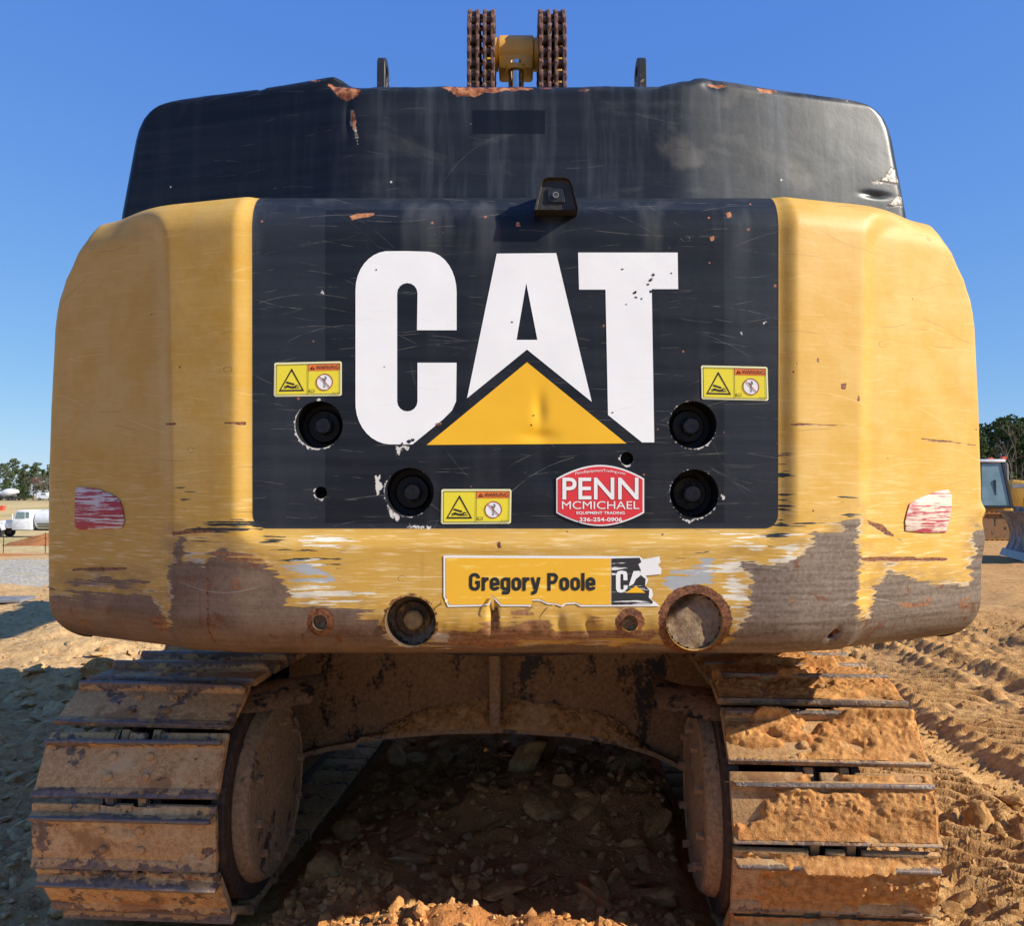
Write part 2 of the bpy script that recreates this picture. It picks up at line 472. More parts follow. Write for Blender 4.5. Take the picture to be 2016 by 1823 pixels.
    h = b.add(b.mul(mm, -1.0), b.add(b.mul(mw, -0.35), b.add(b.mul(mg, -0.3), b.add(b.mul(mr, -0.7), b.mul(mc, -0.3)))))
    h = b.add(h, b.add(b.mul(blot, 0.7), b.add(b.mul(s2, 0.12), b.add(b.mul(b.noise(scale=38.0, detail=5, rough=0.6), 0.30), b.mul(ring, -0.5)))))
    h = b.add(h, b.mul(bs, -0.1))
    nrm = b.bump(h, 0.45, 0.0035)
    return b.done(col, rough, b.mul(mm, 0.35), nrm, 0.3)

def mat_top():
    b = Mat('black_cover_paint')
    v1 = b.noise(b.map(scale=(13, 13, 0.7)), 1.0, 5, 0.6)
    v2 = b.noise(b.map(scale=(38, 38, 1.6)), 1.0, 3, 0.6)
    blot = b.noise(scale=6.0, detail=6, rough=0.6)
    fine = b.noise(scale=90.0, detail=4)
    bk = b.mix(b.smooth(b.noise(b.map(scale=(1.2, 1.2, 26)), 1.0, 5), 0.35, 0.7), (0.005, 0.0065, 0.0095), (0.011, 0.0135, 0.018))
    dusty = b.attr('dusty')
    st = b.mul(b.smooth(b.add(b.mul(v1, 0.75), b.mul(v2, 0.25)), 0.46, 0.68), dusty)
    bk = b.mix(b.mul(dusty, 0.085), bk, (0.15, 0.18, 0.22))
    bk = b.mix(b.mul(st, 0.13), bk, (0.32, 0.37, 0.43))
    bk = b.mix(b.mul(b.smooth(b.noise(scale=4.5, detail=5), 0.6, 0.72), b.mul(dusty, 0.14)), bk, (0.40, 0.36, 0.30))
    bs = b.math('MAXIMUM', b.scratches(3.4, 0.0011, -0.3, 0.3, 1.0, 0.6, seed=2.0), b.scratches(8.0, 0.0009, -0.2, 0.2, 1.0, 0.6, seed=6.0))
    bs = b.mul(b.math('MAXIMUM', bs, b.scratches(2.8, 0.0011, -1.0, 1.0, 0.9, 0.4, seed=9.0)), b.smooth(b.noise(scale=22.0, detail=4), 0.38, 0.62))
    bk = b.mix(b.mul(bs, 0.26), bk, (0.30, 0.28, 0.25))
    dots = b.voro(scale=15.0); dc = b.sep(dots.outputs['Color'])
    dm = b.mul(b.smooth(dots.outputs['Distance'], 0.055, 0.08, 1.0, 0.0), b.smooth(dc[0], 0.86, 0.87))
    col = b.mix(dm, bk, b.mix(b.smooth(dc[1], 0.7, 0.75), (0.5, 0.48, 0.45), (0.36, 0.14, 0.06)))
    smr = b.mul(b.smooth(b.noise(b.map(scale=(3.5, 3.5, 7)), 1.0, 6, 0.65, 0.6), 0.52, 0.66), b.mul(dusty, 0.045))
    col = b.mix(smr, col, (0.50, 0.47, 0.42))
    plate = b.smooth(b.attr('plate'), -0.001, 0.001)
    col = b.mix(b.mul(plate, 0.85), col, (0.006, 0.008, 0.012))
    wob = b.sub(b.noise(scale=28.0, detail=6, rough=0.65), 0.5)
    mw = b.smooth(b.add(b.attr('white'), b.mul(wob, 0.035)), 0.0, 0.004)
    col = b.mix(mw, col, b.mix(b.smooth(fine, 0.35, 0.65), (0.10, 0.085, 0.07), (0.60, 0.54, 0.45)))
    mr = b.smooth(b.add(b.attr('rust'), b.mul(wob, 0.045)), 0.0, 0.003)
    col = b.mix(mr, col, b.mix(b.smooth(b.noise(scale=40.0, detail=5), 0.35, 0.65), (0.16, 0.05, 0.022), (0.50, 0.22, 0.10)))
    md = b.smooth(b.add(b.attr('crack'), b.mul(wob, 0.02)), 0.0, 0.003)
    col = b.mix(md, col, (0.006, 0.006, 0.006))
    rough = b.mixf(blot, 0.25, 0.38)
    h = b.add(b.mul(b.math('MAXIMUM', mr, mw), -0.8), b.add(b.mul(blot, 0.7), b.mul(md, -2.0)))
    nrm = b.bump(h, 0.35, 0.004)
    return b.done(col, rough, 0.0, nrm, 0.20)

def mat_track(name, mud, lite=1.0):
    """crawler steel with dried clay; mud: how much of it is covered; lite: brightening for a track in shade"""
    b = Mat(name)
    p = b.shifted()
    n1 = b.noise(p, 7.0, 6, 0.6); n2 = b.noise(p, 45.0, 5, 0.6); n3 = b.noise(p, 160.0, 3)
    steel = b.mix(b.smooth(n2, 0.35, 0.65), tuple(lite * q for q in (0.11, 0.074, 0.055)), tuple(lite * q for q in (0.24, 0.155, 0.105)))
    steel = b.mix(b.smooth(b.noise(b.map(p, scale=(2, 20, 20)), 1.0, 5, 0.6), 0.5, 0.68), steel, (0.15, 0.07, 0.035))
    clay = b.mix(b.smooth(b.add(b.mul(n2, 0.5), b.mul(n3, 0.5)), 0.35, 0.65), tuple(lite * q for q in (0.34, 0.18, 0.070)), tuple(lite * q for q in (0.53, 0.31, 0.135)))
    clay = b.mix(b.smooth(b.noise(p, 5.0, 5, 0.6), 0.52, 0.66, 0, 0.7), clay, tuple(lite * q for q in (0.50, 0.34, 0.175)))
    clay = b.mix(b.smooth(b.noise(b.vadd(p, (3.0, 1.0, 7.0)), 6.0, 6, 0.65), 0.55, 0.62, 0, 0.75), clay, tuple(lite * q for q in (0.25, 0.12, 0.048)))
    wear = b.attr('wear')
    m = b.smooth(b.sub(b.add(n1, b.mul(b.sub(n2, 0.5), 0.35)), b.mul(wear, 0.22)), 0.62 - mud, 0.66 - mud)
    col = b.mix(m, steel, clay)
    shine = b.mul(b.smooth(b.add(wear, b.mul(b.sub(n2, 0.5), 1.2)), 0.66, 0.9), b.smooth(n1, 0.36, 0.5))
    col = b.mix(b.mul(shine, 0.8), col, (0.17, 0.15, 0.14))
    h = b.add(b.mul(m, 0.6), b.add(b.mul(n2, 0.5), b.mul(n3, 0.25)))
    return b.done(col, b.mixf(shine, b.mixf(m, 0.55, 0.95), 0.38), b.mul(shine, 0.35), b.bump(h, 0.7, 0.007), 0.35)

def mat_soil(name, c0, c1, c2, scale=1.0, bumpd=0.012, own=False):
    b = Mat(name)
    p = b.shifted() if own else b.P
    n1 = b.noise(p, 2.2 * scale, 6, 0.6); n2 = b.noise(p, 18.0 * scale, 6, 0.65); n3 = b.noise(p, 95.0 * scale, 4, 0.6)
    col = b.mix(b.smooth(n2, 0.32, 0.68), c0, c1)
    col = b.mix(b.smooth(n1, 0.52, 0.68, 0, 0.75), col, c2)
    col = b.mix(b.smooth(n3, 0.62, 0.75, 0, 0.5), col, tuple(min(1, x * 1.5) for x in c1))
    h = b.add(b.mul(n2, 0.7), b.mul(n3, 0.35))
    return b.done(col, 0.95, 0.0, b.bump(h, 0.8, bumpd), 0.12)

def mat_ground():
    b = Mat('site_dirt')
    n1 = b.noise(scale=0.9, detail=6, rough=0.6); n2 = b.noise(scale=14.0, detail=6, rough=0.65); n3 = b.noise(scale=85.0, detail=4, rough=0.6)
    dirt = b.mix(b.smooth(b.add(b.mul(n2, 0.6), b.mul(n3, 0.4)), 0.34, 0.64), (0.30, 0.148, 0.050), (0.60, 0.345, 0.135))
    dirt = b.mix(b.smooth(n1, 0.5, 0.68, 0, 0.6), dirt, (0.57, 0.35, 0.155))
    dirt = b.mix(b.mul(b.smooth(b.noise(scale=3.0, detail=5), 0.60, 0.72), 0.5), dirt, (0.33, 0.145, 0.055))
    pale = b.mix(b.smooth(n2, 0.3, 0.7), (0.46, 0.29, 0.125), (0.68, 0.49, 0.26))
    col = b.mix(b.attr('pale'), dirt, pale)
    straw = b.mix(b.smooth(b.noise(scale=2.5, detail=6, rough=0.7), 0.35, 0.65), (0.44, 0.31, 0.13), (0.62, 0.48, 0.25))
    straw = b.mix(b.smooth(b.noise(scale=0.05, detail=5), 0.52, 0.62, 0, 0.55), straw, (0.30, 0.27, 0.10))
    jag = b.mul(b.sub(b.noise(scale=0.5, detail=5, rough=0.7), 0.5), 0.8)
    col = b.mix(b.smooth(b.add(b.attr('straw'), jag), 0.35, 0.6), col, straw)
    stone = b.mix(b.smooth(b.voro(scale=14.0).outputs['Distance'], 0.15, 0.6), (0.58, 0.54, 0.46), (0.36, 0.33, 0.27))
    stone = b.mix(b.smooth(b.noise(b.map(scale=(0.1, 1.2, 1)), 1.0, 4), 0.5, 0.62, 0, 0.6), stone, (0.46, 0.38, 0.22))
    col = b.mix(b.smooth(b.add(b.attr('gravel'), b.mul(jag, 0.5)), 0.4, 0.6), col, stone)
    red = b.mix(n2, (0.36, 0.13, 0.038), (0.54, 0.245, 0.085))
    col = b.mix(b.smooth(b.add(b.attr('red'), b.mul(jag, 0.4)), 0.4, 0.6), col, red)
    grass = b.mix(n2, (0.17, 0.15, 0.06), (0.36, 0.27, 0.12))
    col = b.mix(b.attr('grass'), col, grass)
    h = b.add(b.mul(n2, 0.7), b.mul(n3, 0.4))
    return b.done(col, 0.95, 0.0, b.bump(h, 1.0, 0.03), 0.1)

def mat_grime(name, paint, clay=(0.27, 0.165, 0.09), amt=0.5, streak=(4, 4, 2.0)):
    """painted steel with clay smeared over it"""
    b = Mat(name)
    n = b.noise(b.map(scale=streak), 1.6, 7, 0.66); n2 = b.noise(scale=60.0, detail=5, rough=0.6)
    pc = b.mix(n2, tuple(c * 0.7 for c in paint), tuple(min(1, c * 1.3) for c in paint))
    cc = b.mix(b.smooth(n2, 0.3, 0.7), tuple(c * 0.75 for c in clay), tuple(c * 1.25 for c in clay))
    m = b.smooth(b.add(n, b.mul(b.sub(n2, 0.5), 0.2)), 0.60 - amt * 0.25, 0.68 - amt * 0.25)
    return b.done(b.mix(m, pc, cc), b.mixf(m, 0.5, 0.95), 0.0, b.bump(b.add(m, b.mul(n2, 0.4)), 0.5, 0.006), 0.3)

MT = {}
MT['body'] = mat_body()
MT['top'] = mat_top()
MT['shoe_l'] = mat_track('track_steel_dry_lifted', 0.25, 1.3)  # clay and steel colours brightened to offset the shade on this track
MT['shoe_r'] = mat_track('track_steel_muddy', 0.36)
MT['mud'] = mat_soil('packed_mud', (0.34, 0.145, 0.044), (0.60, 0.31, 0.11), (0.50, 0.215, 0.068), 2.0, 0.012, own=True)
MT['clod'] = mat_soil('clod_dirt', (0.27, 0.13, 0.042), (0.48, 0.265, 0.098), (0.50, 0.32, 0.15), 1.4, 0.018)
MT['clod_warmed'] = mat_soil('shade_warmed_clod_dirt', (0.42, 0.18, 0.055), (0.66, 0.33, 0.115), (0.58, 0.36, 0.17), 1.4, 0.018)  # redder, lighter copy of the clods, offsetting blue light in the shade
MT['clod_pale'] = mat_soil('clod_pale_dirt', (0.40, 0.245, 0.105), (0.60, 0.41, 0.20), (0.40, 0.22, 0.085), 1.4, 0.014)
MT['redclay'] = mat_soil('red_clay', (0.27, 0.095, 0.03), (0.42, 0.19, 0.075), (0.36, 0.15, 0.06), 0.8, 0.03)
MT['ground'] = mat_ground()
MT['frame'] = mat_grime('grimy_frame_paint', (0.014, 0.013, 0.012), (0.23, 0.13, 0.062), 0.92, (3.5, 3.5, 1.8))
MT['drive'] = mat_grime('grimy_drive_paint', (0.06, 0.052, 0.045), (0.29, 0.18, 0.095), 1.0, (5, 5, 2.6))
MT['link'] = simple('chain_iron', (0.075, 0.045, 0.03), 0.7, 0.2, 0.4, 40, 0.4)
MT['yellow'] = simple('machine_yellow', YEL, 0.45, 0, 0.12, 12)
MT['black'] = simple('machine_black', (0.012, 0.013, 0.015), 0.45, 0, 0.3, 25)
MT['plastic'] = simple('dark_plastic', (0.016, 0.014, 0.012), 0.55, 0, 0.25, 60, 0.15)
MT['rustchain'] = simple('rusty_chain_steel', (0.13, 0.062, 0.042), 0.75, 0.15, 0.45, 60, 0.5)
MT['roller'] = simple('greasy_roller_steel', (0.075, 0.042, 0.032), 0.5, 0.3, 0.4, 60, 0.3)
MT['chrome'] = simple('chrome_rod', (0.62, 0.62, 0.62), 0.12, 1.0, 0.05, 30)
MT['glass'] = simple('cab_glass', (0.16, 0.24, 0.27), 0.08, 0.0, 0.15, 2, 0, 0.8)
MT['white_truck'] = simple('white_truck_paint', (0.72, 0.73, 0.76), 0.35, 0, 0.08, 3)
MT['rubber'] = simple('tyre_rubber', (0.02, 0.02, 0.02), 0.8, 0, 0.3, 30)
MT['orange'] = simple('orange_plastic', (0.65, 0.10, 0.04), 0.5, 0, 0.1, 10)
MT['steelgrey'] = simple('worn_plate_steel', (0.16, 0.16, 0.165), 0.4, 0.5, 0.3, 6, 0.1)
MT['blade'] = mat_grime('worn_blade_steel', (0.15, 0.15, 0.16), (0.17, 0.11, 0.075), 0.5, (3, 3, 1.5))
MT['post'] = simple('dark_stake', (0.05, 0.035, 0.025), 0.8, 0, 0.3, 20)
MT['slab'] = simple('grey_slab', (0.17, 0.17, 0.18), 0.7, 0, 0.15, 4)
def mat_decal(name, col, rough=0.4, scr=None, amt=0.35):
    b = Mat(name)
    n = b.noise(scale=9.0, detail=5); s = b.noise(b.map(scale=(3, 3, 90)), 1.0, 4)
    c = b.mix(n, tuple(x * 0.93 for x in col), tuple(min(1, x * 1.04) for x in col))
    if scr is not None:
        sc = b.math('MAXIMUM', b.scratches(6.0, 0.0014, -0.3, 0.3, 0.9, 0.4, seed=4.0), b.mul(b.smooth(s, 0.62, 0.72), 0.4))
        c = b.mix(b.mul(sc, amt), c, scr)
    return b.done(c, b.mixf(n, rough - 0.06, rough + 0.08), 0.0, b.bump(b.noise(scale=14.0, detail=3), 0.12, 0.004), 0.5)
MT['d_white'] = mat_decal('white_decal', (0.84, 0.85, 0.84), 0.42, (0.60, 0.60, 0.62))
MT['d_yellow'] = mat_decal('yellow_decal', (0.86, 0.47, 0.015), 0.4, (0.7, 0.4, 0.05))
MT['s_pale'] = mat_decal('sticker_pale', (0.80, 0.78, 0.42), 0.4)
MT['s_yellow'] = mat_decal('sticker_yellow', (0.78, 0.66, 0.035), 0.4)
MT['s_orange'] = mat_decal('sticker_orange', (0.82, 0.20, 0.035), 0.4)
MT['s_dark'] = mat_decal('sticker_dark_ink', (0.022, 0.016, 0.010), 0.45)
MT['s_red'] = mat_decal('sticker_red_ink', (0.36, 0.035, 0.02), 0.45)
MT['s_white'] = mat_decal('sticker_white', (0.80, 0.80, 0.78), 0.4)
MT['s_grey'] = mat_decal('sticker_grey_ink', (0.16, 0.16, 0.17), 0.45)
MT['s_olive'] = mat_decal('sticker_olive_ink', (0.34, 0.28, 0.02), 0.45)
MT['p_red'] = mat_decal('dealer_red', (0.66, 0.035, 0.042), 0.38)
MT['p_edge'] = mat_decal('dealer_black_edge', (0.012, 0.012, 0.016), 0.45)
def mat_worn(name, col, under, thresh, scl=(4, 4, 80)):
    """printed film scraped in horizontal streaks down to another colour"""
    b = Mat(name)
    s = b.noise(b.map(scale=scl), 1.0, 6, 0.65); l = b.noise(scale=12.0, detail=5)
    m = b.smooth(b.add(s, b.mul(b.sub(l, 0.5), 0.35)), thresh, thresh + 0.05)
    return b.done(b.mix(m, col, under), 0.5, 0.0, b.bump(m, -0.3, 0.001), 0.4)
MT['ref_l'] = mat_worn('scraped_reflector_film', (0.40, 0.035, 0.05), (0.60, 0.53, 0.50), 0.50, (6, 6, 150))
MT['ref_r'] = mat_worn('bleached_reflector_film', (0.38, 0.05, 0.07), (0.62, 0.52, 0.42), 0.44, (6, 6, 150))
MT['g_yellow'] = mat_worn('dealer_strip_yellow', (0.80, 0.44, 0.03), (0.86, 0.60, 0.14), 0.60)
MT['g_black'] = mat_worn('dealer_strip_black', (0.025, 0.025, 0.027), (0.78, 0.76, 0.72), 0.60)
MT['g_ink'] = mat_worn('dealer_strip_ink', (0.016, 0.018, 0.018), (0.72, 0.42, 0.05), 0.70)

# ================================================================== GROUND
def axis_steps(lo, hi, fine, g1, lim, g2, far):
    """positions from hi outwards with growing steps"""
    out = []; s = fine; p = 0.0
    while p < lim: s *= g1; p += s; out.append(p)
    while p < far: s *= g2; p += s; out.append(p)
    return np.array(out)
_gx = np.arange(-3.4, 5.2, 0.02)
_o = axis_steps(0, 0, 0.02, 1.03, 60, 1.08, 2500)
GX = np.concatenate([(_gx[0] - _o)[::-1], _gx, _gx[-1] + _o])
_gy = np.arange(2.3, 7.6, 0.018)
_o2 = axis_steps(0, 0, 0.018, 1.016, 52, 1.05, 3200)
GY = np.concatenate([np.array([-400.0, -100, -30, -8, -2, 0.5, 1.5]), _gy, _gy[-1] + _o2])

TRACK_YAW = math.atan2(0.18, 2.586)
FWD = Vector((math.sin(TRACK_YAW), math.cos(TRACK_YAW), 0)); WID = Vector((math.cos(TRACK_YAW), -math.sin(TRACK_YAW), 0))
TC = {'l': Vector((-1.416, 3.736, 0.51)), 'r': Vector((1.170, 3.556, 0.51))}

def terrain(X, Y):
    """broad shape of the site"""
    dip = -1.75 * sstep(Y, 26, 60) * sstep(-X, 8, 18) * (1 - sstep(Y, 95, 210))
    roll = 0.12 * (fbm(X / 9.0, Y / 9.0, 3, 5) - 0.5) * sstep(np.hypot(X, Y), 9, 20)
    return dip + roll
def ground_h(X, Y):
    z = terrain(X, Y)
    near = 1 - sstep(np.hypot(X, Y), 14, 45)
    l1 = fbm(X / 0.9, Y / 0.9, 4, 11) - 0.5
    l2 = fbm(X / 0.22, Y / 0.22, 4, 23, 0.55) - 0.5
    l3 = np.abs(fbm(X / 0.10, Y / 0.10, 3, 31) - 0.5)
    calm = 1 - 0.55 * sstep(X, 1.7, 2.2) * sstep(Y, 4.6, 5.6)
    l2 = l2 * calm; l3 = l3 * calm
    z = z + near * (0.16 * l1 + 0.13 * l2 - 0.12 * l3 + 0.03)
    # crawler and tyre prints on the right-hand side, running away from the camera
    def ribs(x0, x1, period, amp, tilt, seed, y0=3.5, y1=26):
        xs = X - 0.045 * Y
        m = sstep(xs, x0, x0 + 0.08) * (1 - sstep(xs, x1 - 0.08, x1)) * sstep(Y, y0, y0 + .6) * (1 - sstep(Y, y1, y1 + 6))
        m = m * sstep(fbm(X / 0.5, Y / 0.5, 3, seed), 0.28, 0.42)
        ph = (Y + tilt * X + 0.06 * (fbm(X / 0.3, Y / 0.3, 2, seed + 1) - 0.5)) / period
        w = np.abs((ph % 1.0) - 0.5) * 2
        return m * amp * (sstep(w, 0.25, 0.75) - 0.5)
    r = ribs(1.80, 2.55, 0.15, 0.12, 0.5, 41) + ribs(2.60, 2.95, 0.07, 0.03, -0.6, 47) + ribs(3.0, 3.9, 0.17, 0.11, 0.4, 43) + ribs(4.05, 5.1, 0.19, 0.10, 0.35, 44) + ribs(5.3, 6.5, 0.2, 0.09, 0.45, 45)
    strip = np.clip(np.abs(r) * 40, 0, 1)
    z = z + r - strip * near * 0.6 * (0.11 * l2 - 0.09 * l3)
    # smooth wheel ruts between the cleat prints
    xs_ = X - 0.045 * Y
    for xr_, dz_ in ((2.78, 0.05), (4.0, 0.042), (5.25, 0.036)):
        m = sstep(Y, 4.6, 5.4) * (1 - sstep(Y, 26, 34))
        z = z - m * dz_ * np.exp(-((xs_ - xr_) / 0.17) ** 4) + m * dz_ * 0.7 * np.exp(-((np.abs(xs_ - xr_) - 0.25) / 0.06) ** 2) * (0.5 + fbm(X / 0.2, Y / 0.2, 3, 53))
    # a print crossing in the foreground
    q = (Y - 4.62) + 0.28 * (X - 2.2)
    m = np.exp(-(q / 0.16) ** 4) * sstep(X, 1.8, 2.0) * (1 - sstep(X, 3.6, 4.2))
    wv = np.abs((((X - 0.55 * q) / 0.105) % 1.0) - 0.5) * 2
    z = z + m * 0.06 * (sstep(wv, 0.3, 0.8) - 0.4)
    # prints on the left
    xs = X + 0.16 * Y
    m = sstep(xs, -2.2, -2.1) * (1 - sstep(xs, -1.1, -1.0)) * sstep(Y, 8, 9) * (1 - sstep(Y, 18, 24))
    z = z + m * 0.05 * (sstep(np.abs(((Y - 0.3 * X) / 0.2 % 1.0) - 0.5) * 2, 0.3, 0.7) - 0.5)
    # heaps between and behind the crawlers
    def hump(cx, cy, rx, ry, h): return h * np.exp(-((X - cx) / rx) ** 2 - ((Y - cy) / ry) ** 2)
    z = z + hump(-0.42, 3.22, 0.40, 0.24, 0.17) + hump(0.22, 3.14, 0.58, 0.30, 0.20) + hump(-0.75, 3.75, 0.22, 0.35, 0.12)
    z = z + hump(0.15, 4.9, 0.7, 0.55, 0.20) + hump(0.72, 4.6, 0.25, 0.5, 0.14) + hump(0.1, 6.2, 0.9, 0.6, 0.16)
    z = z + hump(2.3, 3.5, 0.5, 0.4, 0.06) + hump(-3.2, 7.8, 1.6, 0.35, 0.22) + hump(-4.6, 9.4, 1.5, 0.5, 0.15)
    # crawlers have pressed the ground flat
    for k in 'lr':
        c = TC[k]
        w = (X - c.x) * WID.x + (Y - c.y) * WID.y
        f = (X - c.x) * FWD.x + (Y - c.y) * FWD.y
        m = (1 - sstep(np.abs(w), 0.33, 0.46)) * sstep(f, -0.36, -0.16) * (1 - sstep(f, 4.2, 4.6))
        z = z * (1 - m) + m * (-0.05 + 0.03 * l2)
    return z

GXX, GYY = np.meshgrid(GX, GY)
GZ = ground_h(GXX, GYY)
nx, ny = len(GX), len(GY)
V = np.stack([GXX.ravel(), GYY.ravel(), GZ.ravel()], 1)
idx = np.arange(nx * ny).reshape(ny, nx)
F = np.stack([idx[:-1, :-1].ravel(), idx[:-1, 1:].ravel(), idx[1:, 1:].ravel(), idx[1:, :-1].ravel()], 1)
gme = fast_mesh('ground', V, F)
smooth(gme)
X, Y = V[:, 0], V[:, 1]
jit = (fbm(X / 3.0, Y / 3.0, 4, 77) - 0.5)
side = sstep(-X + 0.0 * Y, 2.0, 5.0)
fattr(gme, 'pale', np.clip(sstep(-X, 1.6, 2.4) * (0.25 + 0.6 * sstep(Y + 4 * jit, 6, 9)) * (0.85 + jit), 0, 1))
fattr(gme, 'gravel', sstep(-X, 3, 6) * sstep(Y, 15.5, 17.5) * (1 - sstep(Y - 0.03 * X, 23.0, 24.5)))
fattr(gme, 'red', 0.62 * sstep(1.25 - np.abs(X), 0, 0.3) * sstep(Y, 2.4, 3.2) * (1 - sstep(Y, 7, 8)) + sstep(-X, 5, 8) * sstep(Y, 24.4, 25.0) * (1 - sstep(Y, 25.5, 26.3)) * 0.75)  # ground reddened under the machine to offset blue shade; real red strip beyond
fattr(gme, 'straw', np.clip(sstep(-X, 5, 9) * sstep(Y, 25.8, 27) + sstep(Y, 120, 170), 0, 1))
fattr(gme, 'grass', sstep(Y, 170, 300) * 0.6)
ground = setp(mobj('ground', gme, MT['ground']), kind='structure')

def gz(x, y):
    return float(ground_h(np.array([x], float), np.array([y], float))[0])

# ---- clods: a few shapes, thousands of pieces
def ico(sub):
    bm = bmesh.new(); bmesh.ops.create_icosphere(bm, subdivisions=sub, radius=1.0)
    v = np.array([p.co[:] for p in bm.verts]); f = np.array([[q.index for q in t.verts] for t in bm.faces]); bm.free()
    return v, f
def clod_shape(seed, sub=2):
    v, f = ico(sub)
    r = np.random.default_rng(seed)
    # cut by random planes for broken faces, then roughen
    s = np.ones(len(v))
    for _ in range(13):
        n = r.normal(size=3); n /= np.linalg.norm(n); d = r.uniform(0.45, 0.82)
        dot = v @ n
        s = np.minimum(s, np.where(dot > 1e-3, d / np.maximum(dot, 1e-3), 9))
    s *= 1 + 0.16 * (fbm(v[:, 0] * 2.2 + seed, v[:, 1] * 2.2, 3, seed, 0.6, z=v[:, 2] * 2.2) - 0.5) * 2 + 0.10 * (fbm(v[:, 0] * 6 + seed, v[:, 1] * 6, 3, seed + 9, 0.6, z=v[:, 2] * 6) - 0.5)
    return v * s[:, None], f
SH2 = [clod_shape(100 + i, 3) for i in range(8)]
SH0 = [clod_shape(200 + i, 1) for i in range(10)]
def rots(n, tilt=0.6):
    a = RNG.uniform(0, 2 * np.pi, n); b = RNG.normal(0, tilt, n); c = RNG.normal(0, tilt, n)
    ca, sa, cb, sb, cc, sc = np.cos(a), np.sin(a), np.cos(b), np.sin(b), np.cos(c), np.sin(c)
    Z = np.zeros(n); O = np.ones(n)
    Rz = np.stack([np.stack([ca, -sa, Z], 1), np.stack([sa, ca, Z], 1), np.stack([Z, Z, O], 1)], 1)
    Ry = np.stack([np.stack([cb, Z, sb], 1), np.stack([Z, O, Z], 1), np.stack([-sb, Z, cb], 1)], 1)
    Rx = np.stack([np.stack([O, Z, Z], 1), np.stack([Z, cc, -sc], 1), np.stack([Z, sc, cc], 1)], 1)
    return Rz @ Ry @ Rx
def scatter(name, P, S, shapes, mat, label, cat, flat=0.62, tilt=0.5, parent=None):
    P = np.asarray(P, float); S = np.asarray(S, float); n = len(P)
    RM = rots(n, tilt); kind = RNG.integers(0, len(shapes), n)
    ax = np.stack([RNG.uniform(0.75, 1.35, n), RNG.uniform(0.65, 1.1, n), RNG.uniform(flat * 0.6, flat * 1.35, n)], 1)
    Vs = []; Fs = []; base = 0
    for k, (v, f) in enumerate(shapes):
        I = np.where(kind == k)[0]
        if len(I) == 0: continue
        loc = v[None] * (ax[I] * S[I, None])[:, None, :]
        w = np.einsum('nij,nkj->nki', RM[I], loc) + P[I, None, :]
        Vs.append(w.reshape(-1, 3))
        Fs.append((f[None] + (np.arange(len(I)) * len(v))[:, None, None] + base).reshape(-1, 3))
        base += len(I) * len(v)
    me = fast_mesh(name, np.concatenate(Vs), np.concatenate(Fs))
    smooth(me, 26)
    o = mobj(name, me, mat, parent)
    return setp(o, label, cat, kind='stuff')
def spread(n, x0, x1, y0, y1, lo, hi, p=2.2, reject=True, sink=0.25):
    x = RNG.uniform(x0, x1, n); y = RNG.uniform(y0, y1, n)
    s = lo + (hi - lo) * RNG.uniform(0, 1, n) ** p
    if reject:
        ok = np.ones(n, bool)
        for k in 'lr':
            c = TC[k]
            w = (x - c.x) * WID.x + (y - c.y) * WID.y; f = (x - c.x) * FWD.x + (y - c.y) * FWD.y
            ok &= ~((np.abs(w) < 0.40 + s) & (f > -0.42 - s) & (f < 4.7))
        x, y, s = x[ok], y[ok], s[ok]
    z = ground_h(x, y) + s * (0.35 - sink)
    return np.stack([x, y, z], 1), s
def cat2(*a):
    return np.concatenate([q[0] for q in a]), np.concatenate([q[1] for q in a])
P_, S_ = cat2(spread(2600, -0.95, 0.95, 3.0, 6.6, 0.007, 0.045, 2.6), spread(900, -1.0, -0.3, 2.9, 3.9, 0.006, 0.045, 2.2), spread(700, 0.2, 1.0, 2.8, 3.6, 0.006, 0.035, 2.2))
scatter('clay_rubble', P_, S_, SH0, MT['clod_warmed'], 'loose brown clay rubble lying between the crawler tracks', 'rubble', 0.6, 0.6)
P_, S_ = cat2(spread(110, -0.85, 0.85, 3.7, 6.2, 0.05, 0.14, 1.8), spread(60, -0.95, 0.9, 3.0, 3.9, 0.02, 0.055, 2.2))
scatter('clay_lumps', P_, S_, SH2, MT['clod_warmed'], 'larger broken clay lumps among the rubble between the tracks', 'rubble', 0.36, 0.45)
P_, S_ = cat2(spread(3200, 1.55, 4.2, 2.6, 5.4, 0.006, 0.035, 2.8), spread(2600, 1.6, 7.0, 4.5, 13, 0.010, 0.035, 2.4))
scatter('right_clods', P_, S_, SH0, MT['clod'], 'loose orange dirt clods strewn right of the machine', 'dirt clods', 0.7, 0.6)
P_, S_ = spread(120, 1.65, 3.2, 2.9, 4.4, 0.03, 0.075, 2.0)
scatter('right_lumps', P_, S_, SH2, MT['clod'], 'sunlit clay lumps heaped beside the muddy track', 'dirt clods', 0.7, 0.5)
P_, S_ = cat2(spread(2600, -4.5, -1.75, 3.0, 8.4, 0.008, 0.04, 2.4), spread(2200, -9, -1.6, 8, 17, 0.012, 0.045, 2.2))
scatter('left_clods', P_, S_, SH0, MT['clod_pale'], 'broken grey brown clods strewn left of the machine', 'dirt clods', 0.5, 0.5)
P_, S_ = cat2(spread(260, -4.8, -1.8, 6.0, 9.2, 0.04, 0.12, 2.0), spread(260, -3.2, -1.75, 3.4, 6.4, 0.03, 0.10, 2.0))
scatter('left_lumps', P_, S_, SH2, MT['clod_pale'], 'flat broken clay slabs lying in the shade left of the machine', 'dirt clods', 0.4, 0.35)

